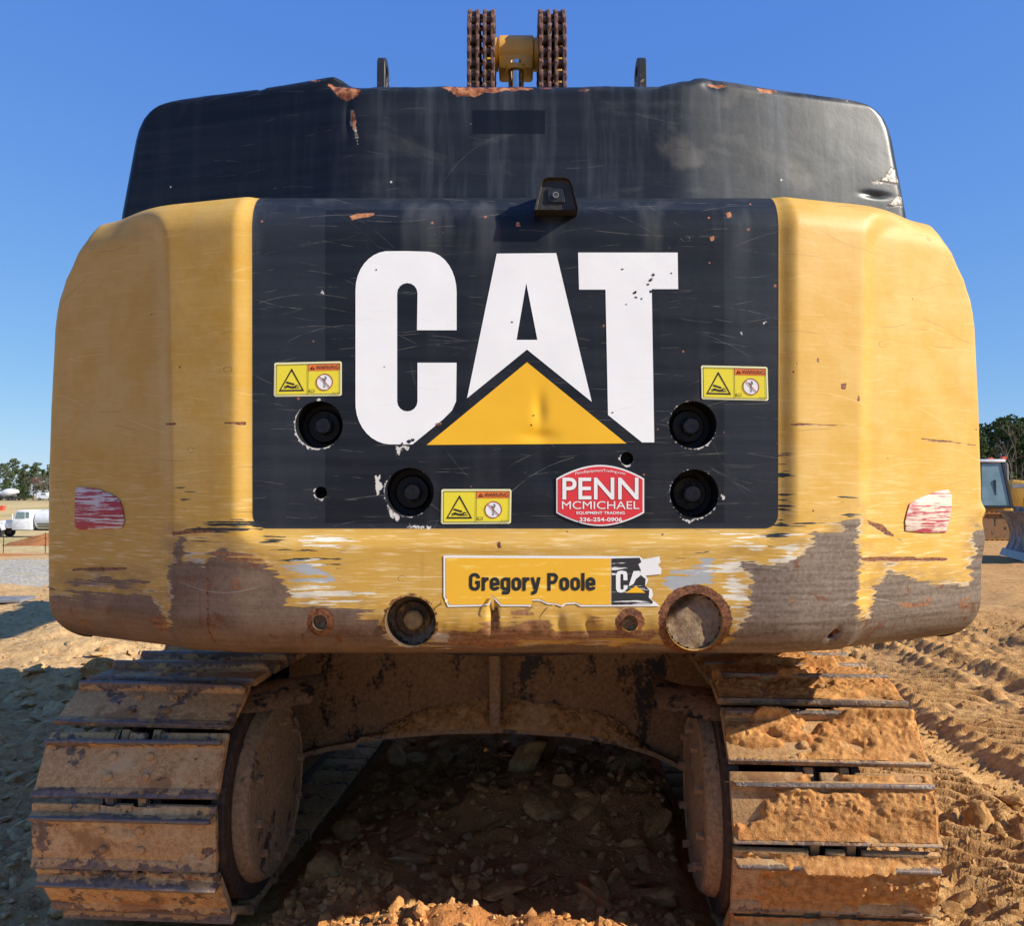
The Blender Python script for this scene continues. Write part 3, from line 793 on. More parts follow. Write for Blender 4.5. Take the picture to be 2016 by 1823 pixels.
def clod_thing(px, py, size, seed, label, axes=(1.2, 0.9, 0.75), rot=(0.2, 0.1, 0.4), mat='clod', lift=0.35):
    g = ground_at(px, py)
    v, f = clod_shape(seed, 3)
    me = fast_mesh('clay_clod', v * np.array(axes) * size, f)
    smooth(me, 30)
    o = mobj('clay_clod', me, MT[mat])
    o.location = (g.x, g.y, gz(g.x, g.y) + size * axes[2] * lift)
    o.rotation_euler = rot
    setp(o, label, 'clod', 'large clods of clay on the ground')
clod_thing(1932, 1650, 0.105, 301, 'big angular clod catching the sun right of the muddy track', (1.25, 0.8, 0.9), (0.5, 0.2, 0.6))
clod_thing(1905, 1712, 0.055, 302, 'smaller sunlit clod just below the big angular clod', (1.2, 0.8, 0.7))
clod_thing(1992, 1585, 0.085, 303, 'sunlit clod at the right edge above the big angular clod', (1.3, 0.8, 0.6), (0.1, 0.4, 1.0))
clod_thing(1040, 1600, 0.13, 304, 'pointed flat clod leaning in the shade under the machine', (0.8, 0.45, 1.15), (0.35, 0.35, 0.3), lift=0.45)
clod_thing(800, 1790, 0.10, 305, 'clod at the bottom edge on the shadow line between the tracks', (0.9, 1.2, 0.8), (0.2, 0.5, 0.1))
clod_thing(640, 1755, 0.11, 306, 'rounded shaded clod beside the foot of the left track', (1.2, 0.9, 0.7), (0.2, 0.0, 1.2))
clod_thing(1230, 1600, 0.12, 307, 'shaded clod lying near the right track drive cover', (1.2, 0.9, 0.7), (0.1, 0.3, 2.2))
clod_thing(195, 1372, 0.19, 308, 'dark clod behind the left track on the shadow edge', (1.3, 0.8, 0.7), (0.1, 0.2, 0.3))

# ================================================================== FAR LEFT: mound, stakes, trucks
def mound(name, c, rx, ry, h, mat, label, seed, n=56):
    a = np.linspace(-1, 1, n); U, W = np.meshgrid(a, a)
    rr = np.hypot(U, W) + 0.25 * (fbm(U * 2 + seed, W * 2, 3, seed) - 0.5)
    z = h * np.clip(1 - rr, 0, 1) ** 0.8 * (0.8 + 0.5 * fbm(U * 4, W * 4, 4, seed + 3)) + 0.10 * h * (fbm(U * 12, W * 12, 3, seed + 5) - 0.5)
    X = c[0] + U * rx; Y = c[1] + W * ry
    Z = np.where(rr < 1.02, terrain(X, Y) + z, terrain(X, Y) - 0.6)
    V = np.stack([X.ravel(), Y.ravel(), Z.ravel()], 1); idx = np.arange(n * n).reshape(n, n)
    F = np.stack([idx[:-1, :-1].ravel(), idx[:-1, 1:].ravel(), idx[1:, 1:].ravel(), idx[1:, :-1].ravel()], 1)
    me = fast_mesh(name, V, F); smooth(me, 40)
    return setp(mobj(name, me, mat), label, 'dirt mound')
mound('dirt_mound', (-28.4, 55.0), 4.2, 2.2, 1.05, MT['redclay'], 'heap of orange red clay in front of the white tank truck', 5)

for px, y0, y1, lab in ((6, 1046, 1101, 'thin dark stake at the left edge in front of the straw bank'), (142.5 / 1.0 - 0.5 - 53.5, 1048, 1097, 'thin dark stake beside the excavator in front of the straw bank')):
    b_ = at(px, 1098, 26.0); z0 = float(terrain(np.array([b_.x]), np.array([26.0]))[0])
    t_ = at(px, y0, 26.0)
    m = MB(); m.tube([(b_.x, 26.0, z0 - 0.2), (b_.x + 0.01, 26.0, (z0 + t_.z) / 2), (t_.x + 0.02, 26.0, t_.z)], 0.013, 6)
    for k in (0.35, 0.7): m.box((b_.x - 0.018, 25.98, z0 + (t_.z - z0) * k), (b_.x + 0.018, 26.02, z0 + (t_.z - z0) * k + 0.03))
    setp(m.build('fence_stake', MT['post'], sm=40), lab, 'stake', 'stakes along the straw bank')

g = ground_at(14, 1186)
m = MB(); m.box((-0.5, -0.28, 0.0), (0.33, 0.28, 0.05)); m.box((-0.4, -0.15, 0.05), (-0.3, 0.15, 0.062)); m.box((0.12, -0.15, 0.05), (0.22, 0.15, 0.062))
o = m.build('slab', MT['slab'], bevel=0.01); o.location = (g.x, g.y, gz(g.x, g.y) + 0.03); o.rotation_euler = (0, 0, 0.1)
setp(o, 'flat grey slab lying on the dirt at the left edge', 'slab')

def wheel(parent, x, y, r, w, name='wheel'):
    m = MB(); m.lathe([(r * 0.55, -w / 2), (r * 0.9, -w / 2), (r, -w * 0.35), (r, w * 0.35), (r * 0.9, w / 2), (r * 0.55, w / 2)], (x, y, r), (0, 1, 0), 24)
    t = m.build('wheel', MT['rubber'], parent, sm=35)
    m = MB(); m.lathe([(0.0, -w * 0.30), (r * 0.25, -w * 0.36), (r * 0.3, -w * 0.2), (r * 0.56, -w * 0.42), (r * 0.56, w * 0.42), (0, w * 0.3)], (x, y, r), (0, 1, 0), 20)
    m.build('rim', MT['slab'], t, sm=35)
    return t
# ---- old bonneted tank truck, facing left
zt = float(terrain(np.array([-40.0]), np.array([72.0]))[0])
tk = setp(empty('tank_truck', (-43.0, 72.0, zt)), 'white bonneted tank truck parked behind the orange clay heap', 'truck')
m = MB(); m.prism([(0.25, 0.75), (0.25, 1.18), (0.45, 1.34), (1.95, 1.48), (1.95, 0.75)], lambda u, v, d: (u, d, v), -0.62, 0.62)
m.build('hood', MT['white_truck'], tk, bevel=0.05, seg=2, sm=40)
for s in (-1, 1):
    pts = [(0.05 + 1.25 * (0.5 - 0.5 * math.cos(t)), 0.62 + 0.52 * math.sin(t)) for t in np.linspace(0.1, math.pi - 0.1, 9)]
    inn = [(0.23 + 0.9 * (0.5 - 0.5 * math.cos(t)), 0.52 + 0.42 * math.sin(t)) for t in np.linspace(0.1, math.pi - 0.1, 9)]
    m = MB(); m.prism(pts + inn[::-1], lambda u, v, d: (u, d, v), 0.62 * s, 1.05 * s); m.build('fender', MT['white_truck'], tk, bevel=0.02, sm=40)
m = MB(); m.prism([(1.95, 0.62), (1.95, 1.48), (2.08, 1.52), (2.28, 2.18), (2.42, 2.26), (3.42, 2.26), (3.5, 2.15), (3.5, 0.62)], lambda u, v, d: (u, d, v), -1.0, 1.0)
cabo = m.build('cab', MT['white_truck'], tk, bevel=0.04, seg=2, sm=40)
for s in (-1, 1):
    m = MB(); m.prism([(2.2, 1.55), (2.36, 2.1), (3.0, 2.1), (3.0, 1.55)], lambda u, v, d: (u, d, v), 1.003 * s, 1.015 * s); m.build('window', MT['glass'], cabo)
    m = MB(); m.prism([(3.08, 1.6), (3.08, 2.1), (3.36, 2.1), (3.36, 1.6)], lambda u, v, d: (u, d, v), 1.003 * s, 1.015 * s); m.build('window', MT['glass'], cabo)
    m = MB(); m.box((2.02, 1.1 * s - 0.02, 1.5), (2.06, 1.1 * s + 0.06, 1.95)); m.box((2.03, 1.0 * s - 0.02, 1.9), (2.05, 1.12 * s + 0.02, 1.93)); m.build('mirror', MT['white_truck'], tk)
m = MB(); m.hexa([(1.99, -0.85, 1.55), (2.02, -0.85, 1.55), (2.02, 0.85, 1.55), (1.99, 0.85, 1.55), (2.2, -0.85, 2.12), (2.24, -0.85, 2.12), (2.24, 0.85, 2.12), (2.2, 0.85, 2.12)])
m.build('windscreen', MT['glass'], cabo)
m = MB(); m.lathe([(0, 0), (0.5, 0.0), (0.78, 0.08), (0.86, 0.3), (0.86, 3.6), (0.78, 3.9), (0, 3.95)], (3.6, 0, 1.42), (1, 0, 0), 32)
tank = m.build('tank', MT['white_truck'], tk, sm=35)
for zz in (1.12, 0.98, 0.86):
    m = MB(); yy = -math.sqrt(max(0.01, 0.862 ** 2 - (zz - 1.42) ** 2)); m.box((3.9, yy - 0.012, zz - 0.035), (7.2, yy + 0.03, zz + 0.035)); m.build('stripe', MT['rubber'], tank)
m = MB(); m.box((0.3, -0.45, 0.55), (7.6, 0.45, 0.75)); m.build('chassis', MT['rubber'], tk)
m = MB(); m.box((0.0, -1.0, 0.5), (0.12, 1.0, 0.75)); m.build('bumper', MT['white_truck'], tk, bevel=0.02)
for s in (-1, 1):
    wheel(tk, 0.72, 0.85 * s, 0.46, 0.28); wheel(tk, 5.9, 0.8 * s, 0.46, 0.5)
# ---- far trucks
mx = setp(empty('mixer_truck', (-164.5, 280.0, 0.0)), 'far white concrete mixer truck parked before the left trees', 'truck')
m = MB(); m.lathe([(0, -2.6), (0.7, -2.5), (1.25, -1.0), (1.3, 0.6), (0.8, 2.2), (0.45, 3.0), (0, 3.0)], (1.6, 0, 2.6), (1, 0, 0.12), 20); m.build('drum', MT['white_truck'], mx, sm=40)
m = MB(); m.box((-4.0, -1.1, 0.7), (4.6, 1.1, 1.15)); m.build('chassis', MT['rubber'], mx)
m = MB(); m.prism([(-4.6, 0.8), (-4.6, 1.9), (-3.4, 2.0), (-3.1, 2.9), (-1.6, 2.9), (-1.6, 0.8)], lambda u, v, d: (u, d, v), -1.15, 1.15); c_ = m.build('cab', MT['white_truck'], mx, bevel=0.05)
m = MB(); m.prism([(-3.2, 2.05), (-3.0, 2.75), (-1.9, 2.75), (-1.9, 2.05)], lambda u, v, d: (u, d, v), -1.17, -1.155); m.build('window', MT['glass'], c_)
for x_ in (-3.6, 1.4, 2.7, 3.9): wheel(mx, x_, -0.95, 0.52, 0.4)
wk = setp(empty('work_truck', (-153.0, 284.0, 0.0)), 'far white work truck parked right of the concrete mixer', 'truck')
m = MB(); m.prism([(-2.7, 0.6), (-2.7, 2.55), (0.3, 2.55), (0.75, 1.75), (2.2, 1.6), (2.5, 1.3), (2.5, 0.6)], lambda u, v, d: (u, d, v), -1.1, 1.1); c_ = m.build('cab', MT['white_truck'], wk, bevel=0.06)
m = MB(); m.prism([(-1.2, 1.75), (-1.2, 2.4), (0.15, 2.4), (0.5, 1.75)], lambda u, v, d: (u, d, v), -1.12, -1.105); m.build('window', MT['glass'], c_)
for x_ in (-1.7, 1.6): wheel(wk, x_, -0.95, 0.5, 0.35)
bp = at(3, 993, 150.0)
m = MB(); m.prism([(-0.5, 0.0), (-0.58, 0.8), (0.58, 0.8), (0.5, 0.0)], lambda u, v, d: (u, d, v), -0.4, 0.4); m.box((-0.64, -0.45, 0.8), (0.64, 0.45, 0.88))
o = m.build('barrier', MT['orange'], bevel=0.04); o.location = (bp.x, 150.0, float(terrain(np.array([bp.x]), np.array([150.0]))[0]) - 0.05)
setp(o, 'small orange red barrier in the straw field at the left edge', 'barrier')

# ================================================================== TREES
def mat_leaf(name, c0, c1):
    b = Mat(name); n = b.noise(scale=0.6, detail=3); n2 = b.noise(scale=6.0, detail=2)
    col = b.mix(b.smooth(n, 0.35, 0.65), c0, c1); col = b.mix(b.smooth(n2, 0.3, 0.7, 0, 0.5), col, tuple(x * 0.55 for x in c0))
    return b.done(col, 0.8, 0.0, None, 0.2)
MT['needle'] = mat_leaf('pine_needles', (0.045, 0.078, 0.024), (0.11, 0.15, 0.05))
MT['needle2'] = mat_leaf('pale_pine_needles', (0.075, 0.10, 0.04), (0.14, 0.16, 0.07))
MT['bush'] = mat_leaf('evergreen_leaves', (0.04, 0.075, 0.015), (0.09, 0.13, 0.035))
MT['redbud'] = mat_leaf('red_buds', (0.16, 0.06, 0.055), (0.24, 0.10, 0.085))
MT['twig'] = mat_leaf('bare_twigs', (0.13, 0.105, 0.085), (0.21, 0.175, 0.145))
MT['bark'] = simple('bark', (0.10, 0.075, 0.058), 0.9, 0, 0.3, 3)
def leaf_cloud(centres, radii, per, size, seed, squash=0.7):
    r = np.random.default_rng(seed)
    C = np.repeat(np.array(centres), per, 0); RR = np.repeat(np.array(radii), per)
    d = r.normal(size=C.shape); d /= np.linalg.norm(d, axis=1)[:, None]
    d *= (r.uniform(0.35, 1.0, len(C)) ** 0.6 * RR)[:, None]; d[:, 2] *= squash
    p = C + d
    a = r.normal(size=p.shape); a /= np.linalg.norm(a, axis=1)[:, None]
    b = np.cross(a, r.normal(size=p.shape)); b /= np.linalg.norm(b, axis=1)[:, None]
    s = size * r.uniform(0.5, 1.3, len(p))[:, None]
    V = np.stack([p - a * s, p + b * s * 0.6, p + a * s, p - b * s * 0.6], 1).reshape(-1, 3)
    return V, np.arange(len(V)).reshape(-1, 4)
def pine(name, h, seed, dense=1.0, mat='needle', crown_from=0.42, wid=0.20):
    r = random.Random(seed)
    root = empty(name)
    m = MB(); lean = r.uniform(-0.02, 0.02) * h
    m.tube([(0, 0, -0.3), (lean * 0.3, 0, h * 0.4), (lean * 0.7, 0, h * 0.75), (lean, 0, h * 0.97)], [h * 0.014, h * 0.011, h * 0.007, h * 0.002], 7)
    cs = []; rs = []
    n = int(30 * dense)
    for i in range(n):
        t = crown_from + (1 - crown_from) * (i + r.random()) / n
        prof = math.sin(min(1.0, (1 - t) / (1 - crown_from) * 1.25 + 0.12) * math.pi * 0.55) ** 0.8
        L = h * wid * prof * r.uniform(0.35, 1.1)
        a = r.uniform(0, 2 * math.pi)
        x, y, z = lean * t + L * math.cos(a), L * math.sin(a), h * t + L * 0.12
        cs.append((x, y, z)); rs.append(h * r.uniform(0.040, 0.075))
        m.tube([(lean * t, 0, h * t - L * 0.1), (x, y, z)], [h * 0.004, h * 0.0015], 4)
    m.build('trunk', MT['bark'], root)
    V, F = leaf_cloud(cs, rs, int(62 * dense), h * 0.017, seed)
    mobj('crown', fast_mesh('crown', V, F), MT[mat], root)
    return root
def bare(name, h, seed, mat='twig', bush=None):
    r = random.Random(seed); root = empty(name)
    m = MB(); tips = []
    def grow(p, d, l, w, k):
        q = p + d * l
        m.tube([p, p + d * (l * 0.5) + Vector((r.gauss(0, 1), r.gauss(0, 1), 0)) * l * 0.05, q], [w, w * 0.8, w * 0.6], 4)
        if k == 0: tips.append(q); return
        for _ in range(3 if k > 1 else 4):
            nd = (d + Vector((r.gauss(0, 0.45), r.gauss(0, 0.45), r.gauss(0.18, 0.2)))).normalized()
            grow(q if r.random() < 0.6 else p + d * (l * r.uniform(0.5, 0.95)), nd, l * r.uniform(0.5, 0.75), w * 0.55, k - 1)
    grow(Vector((0, 0, -0.2)), Vector((0, 0, 1)), h * 0.38, h * 0.012, 4)
    m.build('trunk', MT['bark'] if mat != 'twig' else MT['twig'], root)
    if bush:
        V, F = leaf_cloud([tuple(t) for t in tips], [h * 0.05] * len(tips), 10, h * 0.010, seed)
        mobj('crown', fast_mesh('crown', V, F), MT[bush], root)
    return root
def shrub(name, h, seed, mat='bush'):
    r = random.Random(seed); root = empty(name)
    m = MB(); cs = []; rs = []
    for i in range(26):
        a = r.uniform(0, 2 * math.pi); L = h * 0.42 * math.sqrt(r.random()); z = h * r.uniform(0.15, 0.95) * (1 - 0.35 * (L / (h * 0.42)) ** 2)
        cs.append((L * math.cos(a), L * math.sin(a), z)); rs.append(h * r.uniform(0.10, 0.17))
        m.tube([(0, 0, 0), (cs[-1][0] * 0.6, cs[-1][1] * 0.6, z * 0.7), cs[-1]], [h * 0.015, h * 0.008, h * 0.003], 4)
    m.build('trunk', MT['bark'], root)
    V, F = leaf_cloud(cs, rs, 60, h * 0.022, seed); mobj('crown', fast_mesh('crown', V, F), MT[mat], root)
    return root
ORD = ['first', 'second', 'third', 'fourth', 'fifth', 'sixth', 'seventh', 'eighth', 'ninth', 'tenth', 'eleventh', 'twelfth', 'thirteenth', 'fourteenth']
def plant(o, px, Y, label, cat, group, rz=0.0, sc=1.0):
    x = (px - 1008) / FPX * Y
    o.location = (x, Y, float(terrain(np.array([x]), np.array([Y]))[0])); o.rotation_euler = (0, 0, rz); o.scale = (sc,) * 3
    setp(o, label, cat, group)
# left wood, about 300 m away
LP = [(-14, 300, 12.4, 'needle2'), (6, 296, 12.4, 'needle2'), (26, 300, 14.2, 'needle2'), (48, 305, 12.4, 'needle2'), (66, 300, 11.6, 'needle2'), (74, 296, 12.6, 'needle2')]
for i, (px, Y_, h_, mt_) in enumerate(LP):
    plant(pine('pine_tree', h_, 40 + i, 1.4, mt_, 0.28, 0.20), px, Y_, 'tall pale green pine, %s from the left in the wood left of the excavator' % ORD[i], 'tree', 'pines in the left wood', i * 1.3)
for i, (px, Y_, h_) in enumerate([(20, 288, 6.6), (38, 286, 7.4), (50, 287, 5.2), (2, 288, 5.6)]):
    plant(shrub('evergreen_tree', h_, 60 + i), px, Y_, ('low bushy evergreen, %s in the left wood behind the far trucks' % ['second from the left', 'third from the left', 'rightmost', 'leftmost'][i]), 'tree', 'low evergreens in the left wood', i)
for i, (px, Y_, h_) in enumerate([(58, 292, 10.5), (80, 290, 9.8), (92, 294, 10.8), (86, 286, 8.6), (64, 284, 7.2), (100, 290, 10.0), (112, 292, 10.4)]):
    plant(bare('bare_tree', h_, 80 + i), px, Y_, 'leafless grey brown tree, %s of the bare trees left of the excavator' % ['first', 'third', 'fifth', 'fourth', 'second', 'sixth', 'seventh'][i], 'tree', 'bare trees in the left wood', i)
plant(bare('budding_tree', 8.4, 99, 'bark', 'redbud'), 68, 282, 'reddish budding tree among the bare trees on the left', 'tree', None)
# right wood, about 180 m away
RP = [(1905, 184, 15.0), (1932, 178, 14.8), (1950, 186, 16.8), (1968, 180, 17.4), (1984, 188, 18.6), (2000, 178, 16.4), (2018, 184, 17.8), (2040, 180, 17.0), (2064, 186, 18.0)]
for i, (px, Y_, h_) in enumerate(RP):
    plant(pine('pine_tree', h_, 120 + i, 1.5, 'needle', 0.26, 0.22), px, Y_, 'dense dark green pine, %s from the left in the wood behind the bulldozer' % ORD[i], 'tree', 'pines in the right wood', i * 0.9)
for i, (px, Y_, h_) in enumerate([(1992, 172, 17.2), (2012, 171, 16.2), (1940, 172, 10.0)]):
    plant(bare('bare_tree', h_, 140 + i), px, Y_, ['tall leafless tree before the pines near the right edge', 'leafless tree before the pines at the right edge', 'short leafless tree before the pines just above the cab'][i], 'tree', 'bare trees in the right wood', i)
# the wood goes on out of sight on both sides: one mass
def woods(name, xs, Y0, h, mat, seed, label):
    r = random.Random(seed); cs = []; rs = []; m = MB()
    for x in xs:
        y = Y0 + r.uniform(-6, 10); hh = h * r.uniform(0.8, 1.1); z0 = float(terrain(np.array([x]), np.array([y]))[0])
        m.tube([(x, y, z0 - 0.3), (x, y, z0 + hh * 0.9)], [hh * 0.013, hh * 0.004], 5)
        for _ in range(22):
            t = r.uniform(0.08, 1.0); L = hh * 0.2 * (1.15 - t) * r.uniform(0.3, 1.2); a = r.uniform(0, 6.283)
            cs.append((x + L * math.cos(a), y + L * math.sin(a), z0 + hh * t)); rs.append(hh * r.uniform(0.06, 0.10))
    V, F = leaf_cloud(cs, rs, 40, h * 0.036, seed)
    b0 = len(V); tv = np.array([tuple(p) for p in m.v]); tf = [f for f in m.f if len(f) == 4]
    me = fast_mesh(name, np.concatenate([V, tv]), np.concatenate([F, np.array(tf) + b0]))
    setp(mobj(name, me, MT[mat]), label, 'wood', kind='stuff')
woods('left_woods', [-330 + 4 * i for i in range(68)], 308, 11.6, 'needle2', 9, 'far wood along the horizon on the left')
woods('right_woods', [98 + 5 * i for i in range(30)], 200, 15.5, 'needle', 10, 'dark pine wood filling the background on the right')

# ================================================================== BULLDOZERS (heading +x in local space)
def bulldozer(loc, rz, label):
    d = setp(empty('bulldozer', loc, rz), label, 'bulldozer', 'bulldozers right of the excavator')
    YM = MT['yellow']
    for s in (-1, 1):
        # crawler: loop of grousered shoes round a frame
        m = MB(); y0, y1 = s * 0.95 - 0.29, s * 0.95 + 0.29
        path = []
        for t in np.linspace(-90, 90, 9): path.append((1.25 + 0.36 * math.cos(R(t)), 0.40 + 0.36 * math.sin(R(t))))
        path += [(0.2, 0.98), (-0.9, 1.02)]
        for t in np.linspace(60, 270, 10): path.append((-1.3 + 0.40 * math.cos(R(t)), 0.44 + 0.40 * math.sin(R(t))))
        tk_ = m.prism(path, lambda u, v, q: (u, q, v), y0 + 0.08, y1 - 0.08).build('crawler_track', MT['frame'], d, sm=30)
        n = len(path)
        for i in range(n):
            a = Vector((path[i][0], path[i][1])); b = Vector((path[(i + 1) % n][0], path[(i + 1) % n][1])); L = (b - a).length
            k = max(1, round(L / 0.2))
            for j in range(k):
                p = a.lerp(b, (j + 0.5) / k); tdir = (b - a).normalized(); nn = Vector((tdir.y, -tdir.x))
                q = [p - tdir * 0.09, p + tdir * 0.09]; up = nn * 0.03; gr = nn * 0.085
                m2 = MB(); m2.hexa([(q[0].x, y0, q[0].y), (q[1].x, y0, q[1].y), (q[1].x, y1, q[1].y), (q[0].x, y1, q[0].y)] + [(z_.x, yy, z_.y) for z_, yy in ((q[0] + up, y0), (q[1] + up, y0), (q[1] + up, y1), (q[0] + up, y1))])
                e = [p - tdir * 0.02, p + tdir * 0.02]
                m2.hexa([(e[0].x, y0, e[0].y), (e[1].x, y0, e[1].y), (e[1].x, y1, e[1].y), (e[0].x, y1, e[0].y)] + [(z_.x, yy, z_.y) for z_, yy in ((e[0] + gr, y0), (e[1] + gr, y0), (e[1] + gr, y1), (e[0] + gr, y1))])
                m2.build('track_shoe', MT['mud'], tk_)
    m = MB(); m.prism([(-1.45, 0.75), (-1.45, 1.35), (0.35, 1.35), (0.35, 1.2), (2.05, 1.2), (2.05, 0.75)], lambda u, v, q: (u, q, v), -0.62, 0.62); m.build('main_frame', YM, d, bevel=0.03)
    m = MB(); m.prism([(0.36, 1.2), (0.36, 2.25), (0.5, 2.36), (2.0, 2.22), (2.1, 2.1), (2.1, 1.2)], lambda u, v, q: (u, q, v), -0.55, 0.55)
    h = m.build('hood', YM, d, bevel=0.03, seg=2, sm=40)
    for s in (-1, 1):
        for (x0, x1, z0, z1) in ((0.86, 1.3, 1.32, 1.62), (1.36, 1.85, 1.32, 1.62), (0.92, 1.3, 1.68, 2.0), (1.36, 1.85, 1.68, 2.0)):
            m = MB(); m.box((x0, s * 0.553 - 0.008, z0), (x1, s * 0.553 + 0.008, z1)); m.build('grille_panel', MT['rustgrille'], h)
        m = MB(); m.box((0.42, s * 0.553 - 0.006, 2.03), (0.92, s * 0.553 + 0.006, 2.2)); m.build('decal', MT['slab'], h)
        t = text_pts('D6N', 0.02)
        m = MB(); fl = lambda u, v: (1.12 + (u if s < 0 else 1 - u) * 0.36, s * 0.562, 2.05 + v * 0.12)
        m.box((1.02, s * 0.553 - 0.004, 2.02), (1.6, s * 0.553 + 0.004, 2.2)); m.build('badge', MT['black'], h)
        m = MB(); m.add([fl(*p) for p in t[0]], t[1]); m.build('badge_text', MT['s_white'], h, recalc=False)
    m = MB(); m.tube([(0.62, 0.25, 2.2), (0.62, 0.25, 2.95), (0.58, 0.25, 3.05)], 0.055, 10); m.build('exhaust_pipe', MT['slab'], d, sm=40)
    # cab
    m = MB()
    for s in (-1, 1):
        m.hexa([(-1.0, s * 0.75 - 0.05, 1.3), (-0.88, s * 0.75 - 0.05, 1.3), (-0.88, s * 0.75 + 0.05, 1.3), (-1.0, s * 0.75 + 0.05, 1.3), (-0.9, s * 0.62 - 0.05, 3.05), (-0.78, s * 0.62 - 0.05, 3.05), (-0.78, s * 0.62 + 0.05, 3.05), (-0.9, s * 0.62 + 0.05, 3.05)])
        m.hexa([(0.22, s * 0.75 - 0.05, 1.3), (0.34, s * 0.75 - 0.05, 1.3), (0.34, s * 0.75 + 0.05, 1.3), (0.22, s * 0.75 + 0.05, 1.3), (-0.02, s * 0.62 - 0.05, 3.05), (0.08, s * 0.62 - 0.05, 3.05), (0.08, s * 0.62 + 0.05, 3.05), (-0.02, s * 0.62 + 0.05, 3.05)])
        m.box((-1.0, s * 0.75 - 0.05, 1.22), (0.34, s * 0.75 + 0.05, 1.34))
    m.build('cab', MT['black'], d, bevel=0.01)
    for s in (-1, 1):
        m = MB(); q = [(-0.9, 1.34, 0.76), (0.24, 1.34, 0.76), (0.02, 3.02, 0.625), (-0.8, 3.02, 0.625)]
        m.add([(a, s * c, b) for a, b, c in q] + [(a, s * (c - 0.015), b) for a, b, c in q], [(0, 1, 2, 3), (7, 6, 5, 4), (0, 4, 5, 1), (1, 5, 6, 2), (2, 6, 7, 3), (3, 7, 4, 0)])
        dr = m.build('door_glass', MT['glass'], d)
        m = MB(); m.box((-0.34, s * 0.71 - 0.02, 1.75), (-0.28, s * 0.71 + 0.03, 2.35)); m.build('handle', MT['black'], dr)
    m = MB(); m.add([(0.26, -0.7, 1.34), (0.26, 0.7, 1.34), (0.05, 0.57, 3.02), (0.05, -0.57, 3.02)], [(0, 1, 2, 3)]); m.build('windscreen', MT['glass'], d)
    m = MB(); m.add([(-0.95, -0.7, 1.34), (-0.95, 0.7, 1.34), (-0.86, 0.57, 3.02), (-0.86, -0.57, 3.02)], [(0, 1, 2, 3)]); m.build('rear_window', MT['glass'], d)
    m = MB(); m.box((-0.95, -0.72, 3.05), (0.12, 0.72, 3.17)); rf = m.build('roof', MT['white_truck'], d, bevel=0.04, seg=2, sm=40)
    for s in (-1, 1):
        m = MB(); m.box((0.02, s * 0.55 - 0.1, 3.17), (0.2, s * 0.55 + 0.1, 3.28)); m.build('work_light', MT['orange'], rf, bevel=0.01)
    # blade
    prof = [(2.62 + 0.26 * (2 * t - 0.9) ** 2, 0.02 + 1.22 * t) for t in np.linspace(0, 1, 10)]
    back = [(x - 0.06, z) for x, z in prof]
    m = MB(); m.prism(prof + back[::-1], lambda u, v, q: (u, q, v), -1.62, 1.62); bl = m.build('blade', MT['blade'], d, sm=30)
    m = MB(); m.hexa([(2.84, -1.64, -0.04), (2.90, -1.64, -0.04), (2.90, 1.64, -0.04), (2.84, 1.64, -0.04), (2.77, -1.64, 0.16), (2.815, -1.64, 0.16), (2.815, 1.64, 0.16), (2.77, 1.64, 0.16)]); m.build('cutting_edge', MT['steelgrey'], bl)
    m = MB(); m.box((2.55, -0.9, 1.18), (2.68, 0.9, 1.36)); m.build('spill_guard', MT['blade'], bl, bevel=0.02)
    for s in (-1, 1):
        m = MB(); m.tube([(0.3, s * 0.68, 0.62), (1.6, s * 0.7, 0.55), (2.6, s * 0.75, 0.5)], 0.10, 8); m.build('push_arm', YM, d, sm=40)
        m = MB(); m.tube([(1.9, s * 0.42, 1.7), (2.6, s * 0.55, 0.95)], 0.06, 8); m.build('lift_cylinder', YM, d, sm=40)
    return d
MT['rustgrille'] = simple('rusty_grille', (0.14, 0.075, 0.04), 0.8, 0, 0.3, 25, 0.3)
def text_pts(s, bold=0.0, spacing=1.0):
    """text as flat triangles, scaled to the unit square"""
    c = bpy.data.curves.new('text', 'FONT'); c.body = s; c.offset = bold; c.resolution_u = 4; c.space_character = spacing
    o = bpy.data.objects.new('text', c); COL.objects.link(o)
    dg = bpy.context.evaluated_depsgraph_get(); me = bpy.data.meshes.new_from_object(o.evaluated_get(dg))
    v = np.array([p.co[:2] for p in me.vertices]); f = [tuple(p.vertices) for p in me.polygons]
    bpy.data.objects.remove(o); bpy.data.curves.remove(c); bpy.data.meshes.remove(me)
    lo, hi = v.min(0), v.max(0)
    return (v - lo) / (hi - lo), f
bulldozer((19.55, 35.0, gz(19.55, 35) + 0.03), R(-4), 'yellow bulldozer with glazed cab standing behind the counterweight on the right')
bulldozer((16.35, 22.6, gz(16.35, 22.6) + 0.05), math.atan2(0.30, -0.95), 'bulldozer whose worn steel blade stands at the right edge')

# ================================================================== EXCAVATOR
EX = setp(empty('excavator', (0, 4.8, 0), worldspace=True), 'large yellow and black crawler excavator seen from behind its scraped counterweight', 'excavator')
K = 0.975                                   # scales the counterweight about the camera, its depth and width together
BASE_Y = 2.75 * K
RECESS = 0.020
PANEL_Y = BASE_Y + RECESS
XC = at(1014.5, 700, PANEL_Y).x
Z_PB = at(1014, 1041, PANEL_Y).z           # lower edge of the black panel
RT = 0.14; RB = 0.14
Z_T0 = at(1008, 380, BASE_Y + 0.09).z - RT
Z_B = at(1008, 1296, 2.79 * K).z
_sil = [(187, 425), (187, 440), (189, 460), (178, 485), (160, 505), (144, 530), (126, 554), (119, 571), (109, 590), (102, 616), (97, 643), (86, 800), (79, 960), (78, 1100), (79, 1300)]
_wz = np.array([[at(p, q, 3.135 * K).z, XC - at(p, q, 3.135 * K).x] for p, q in _sil])[::-1]
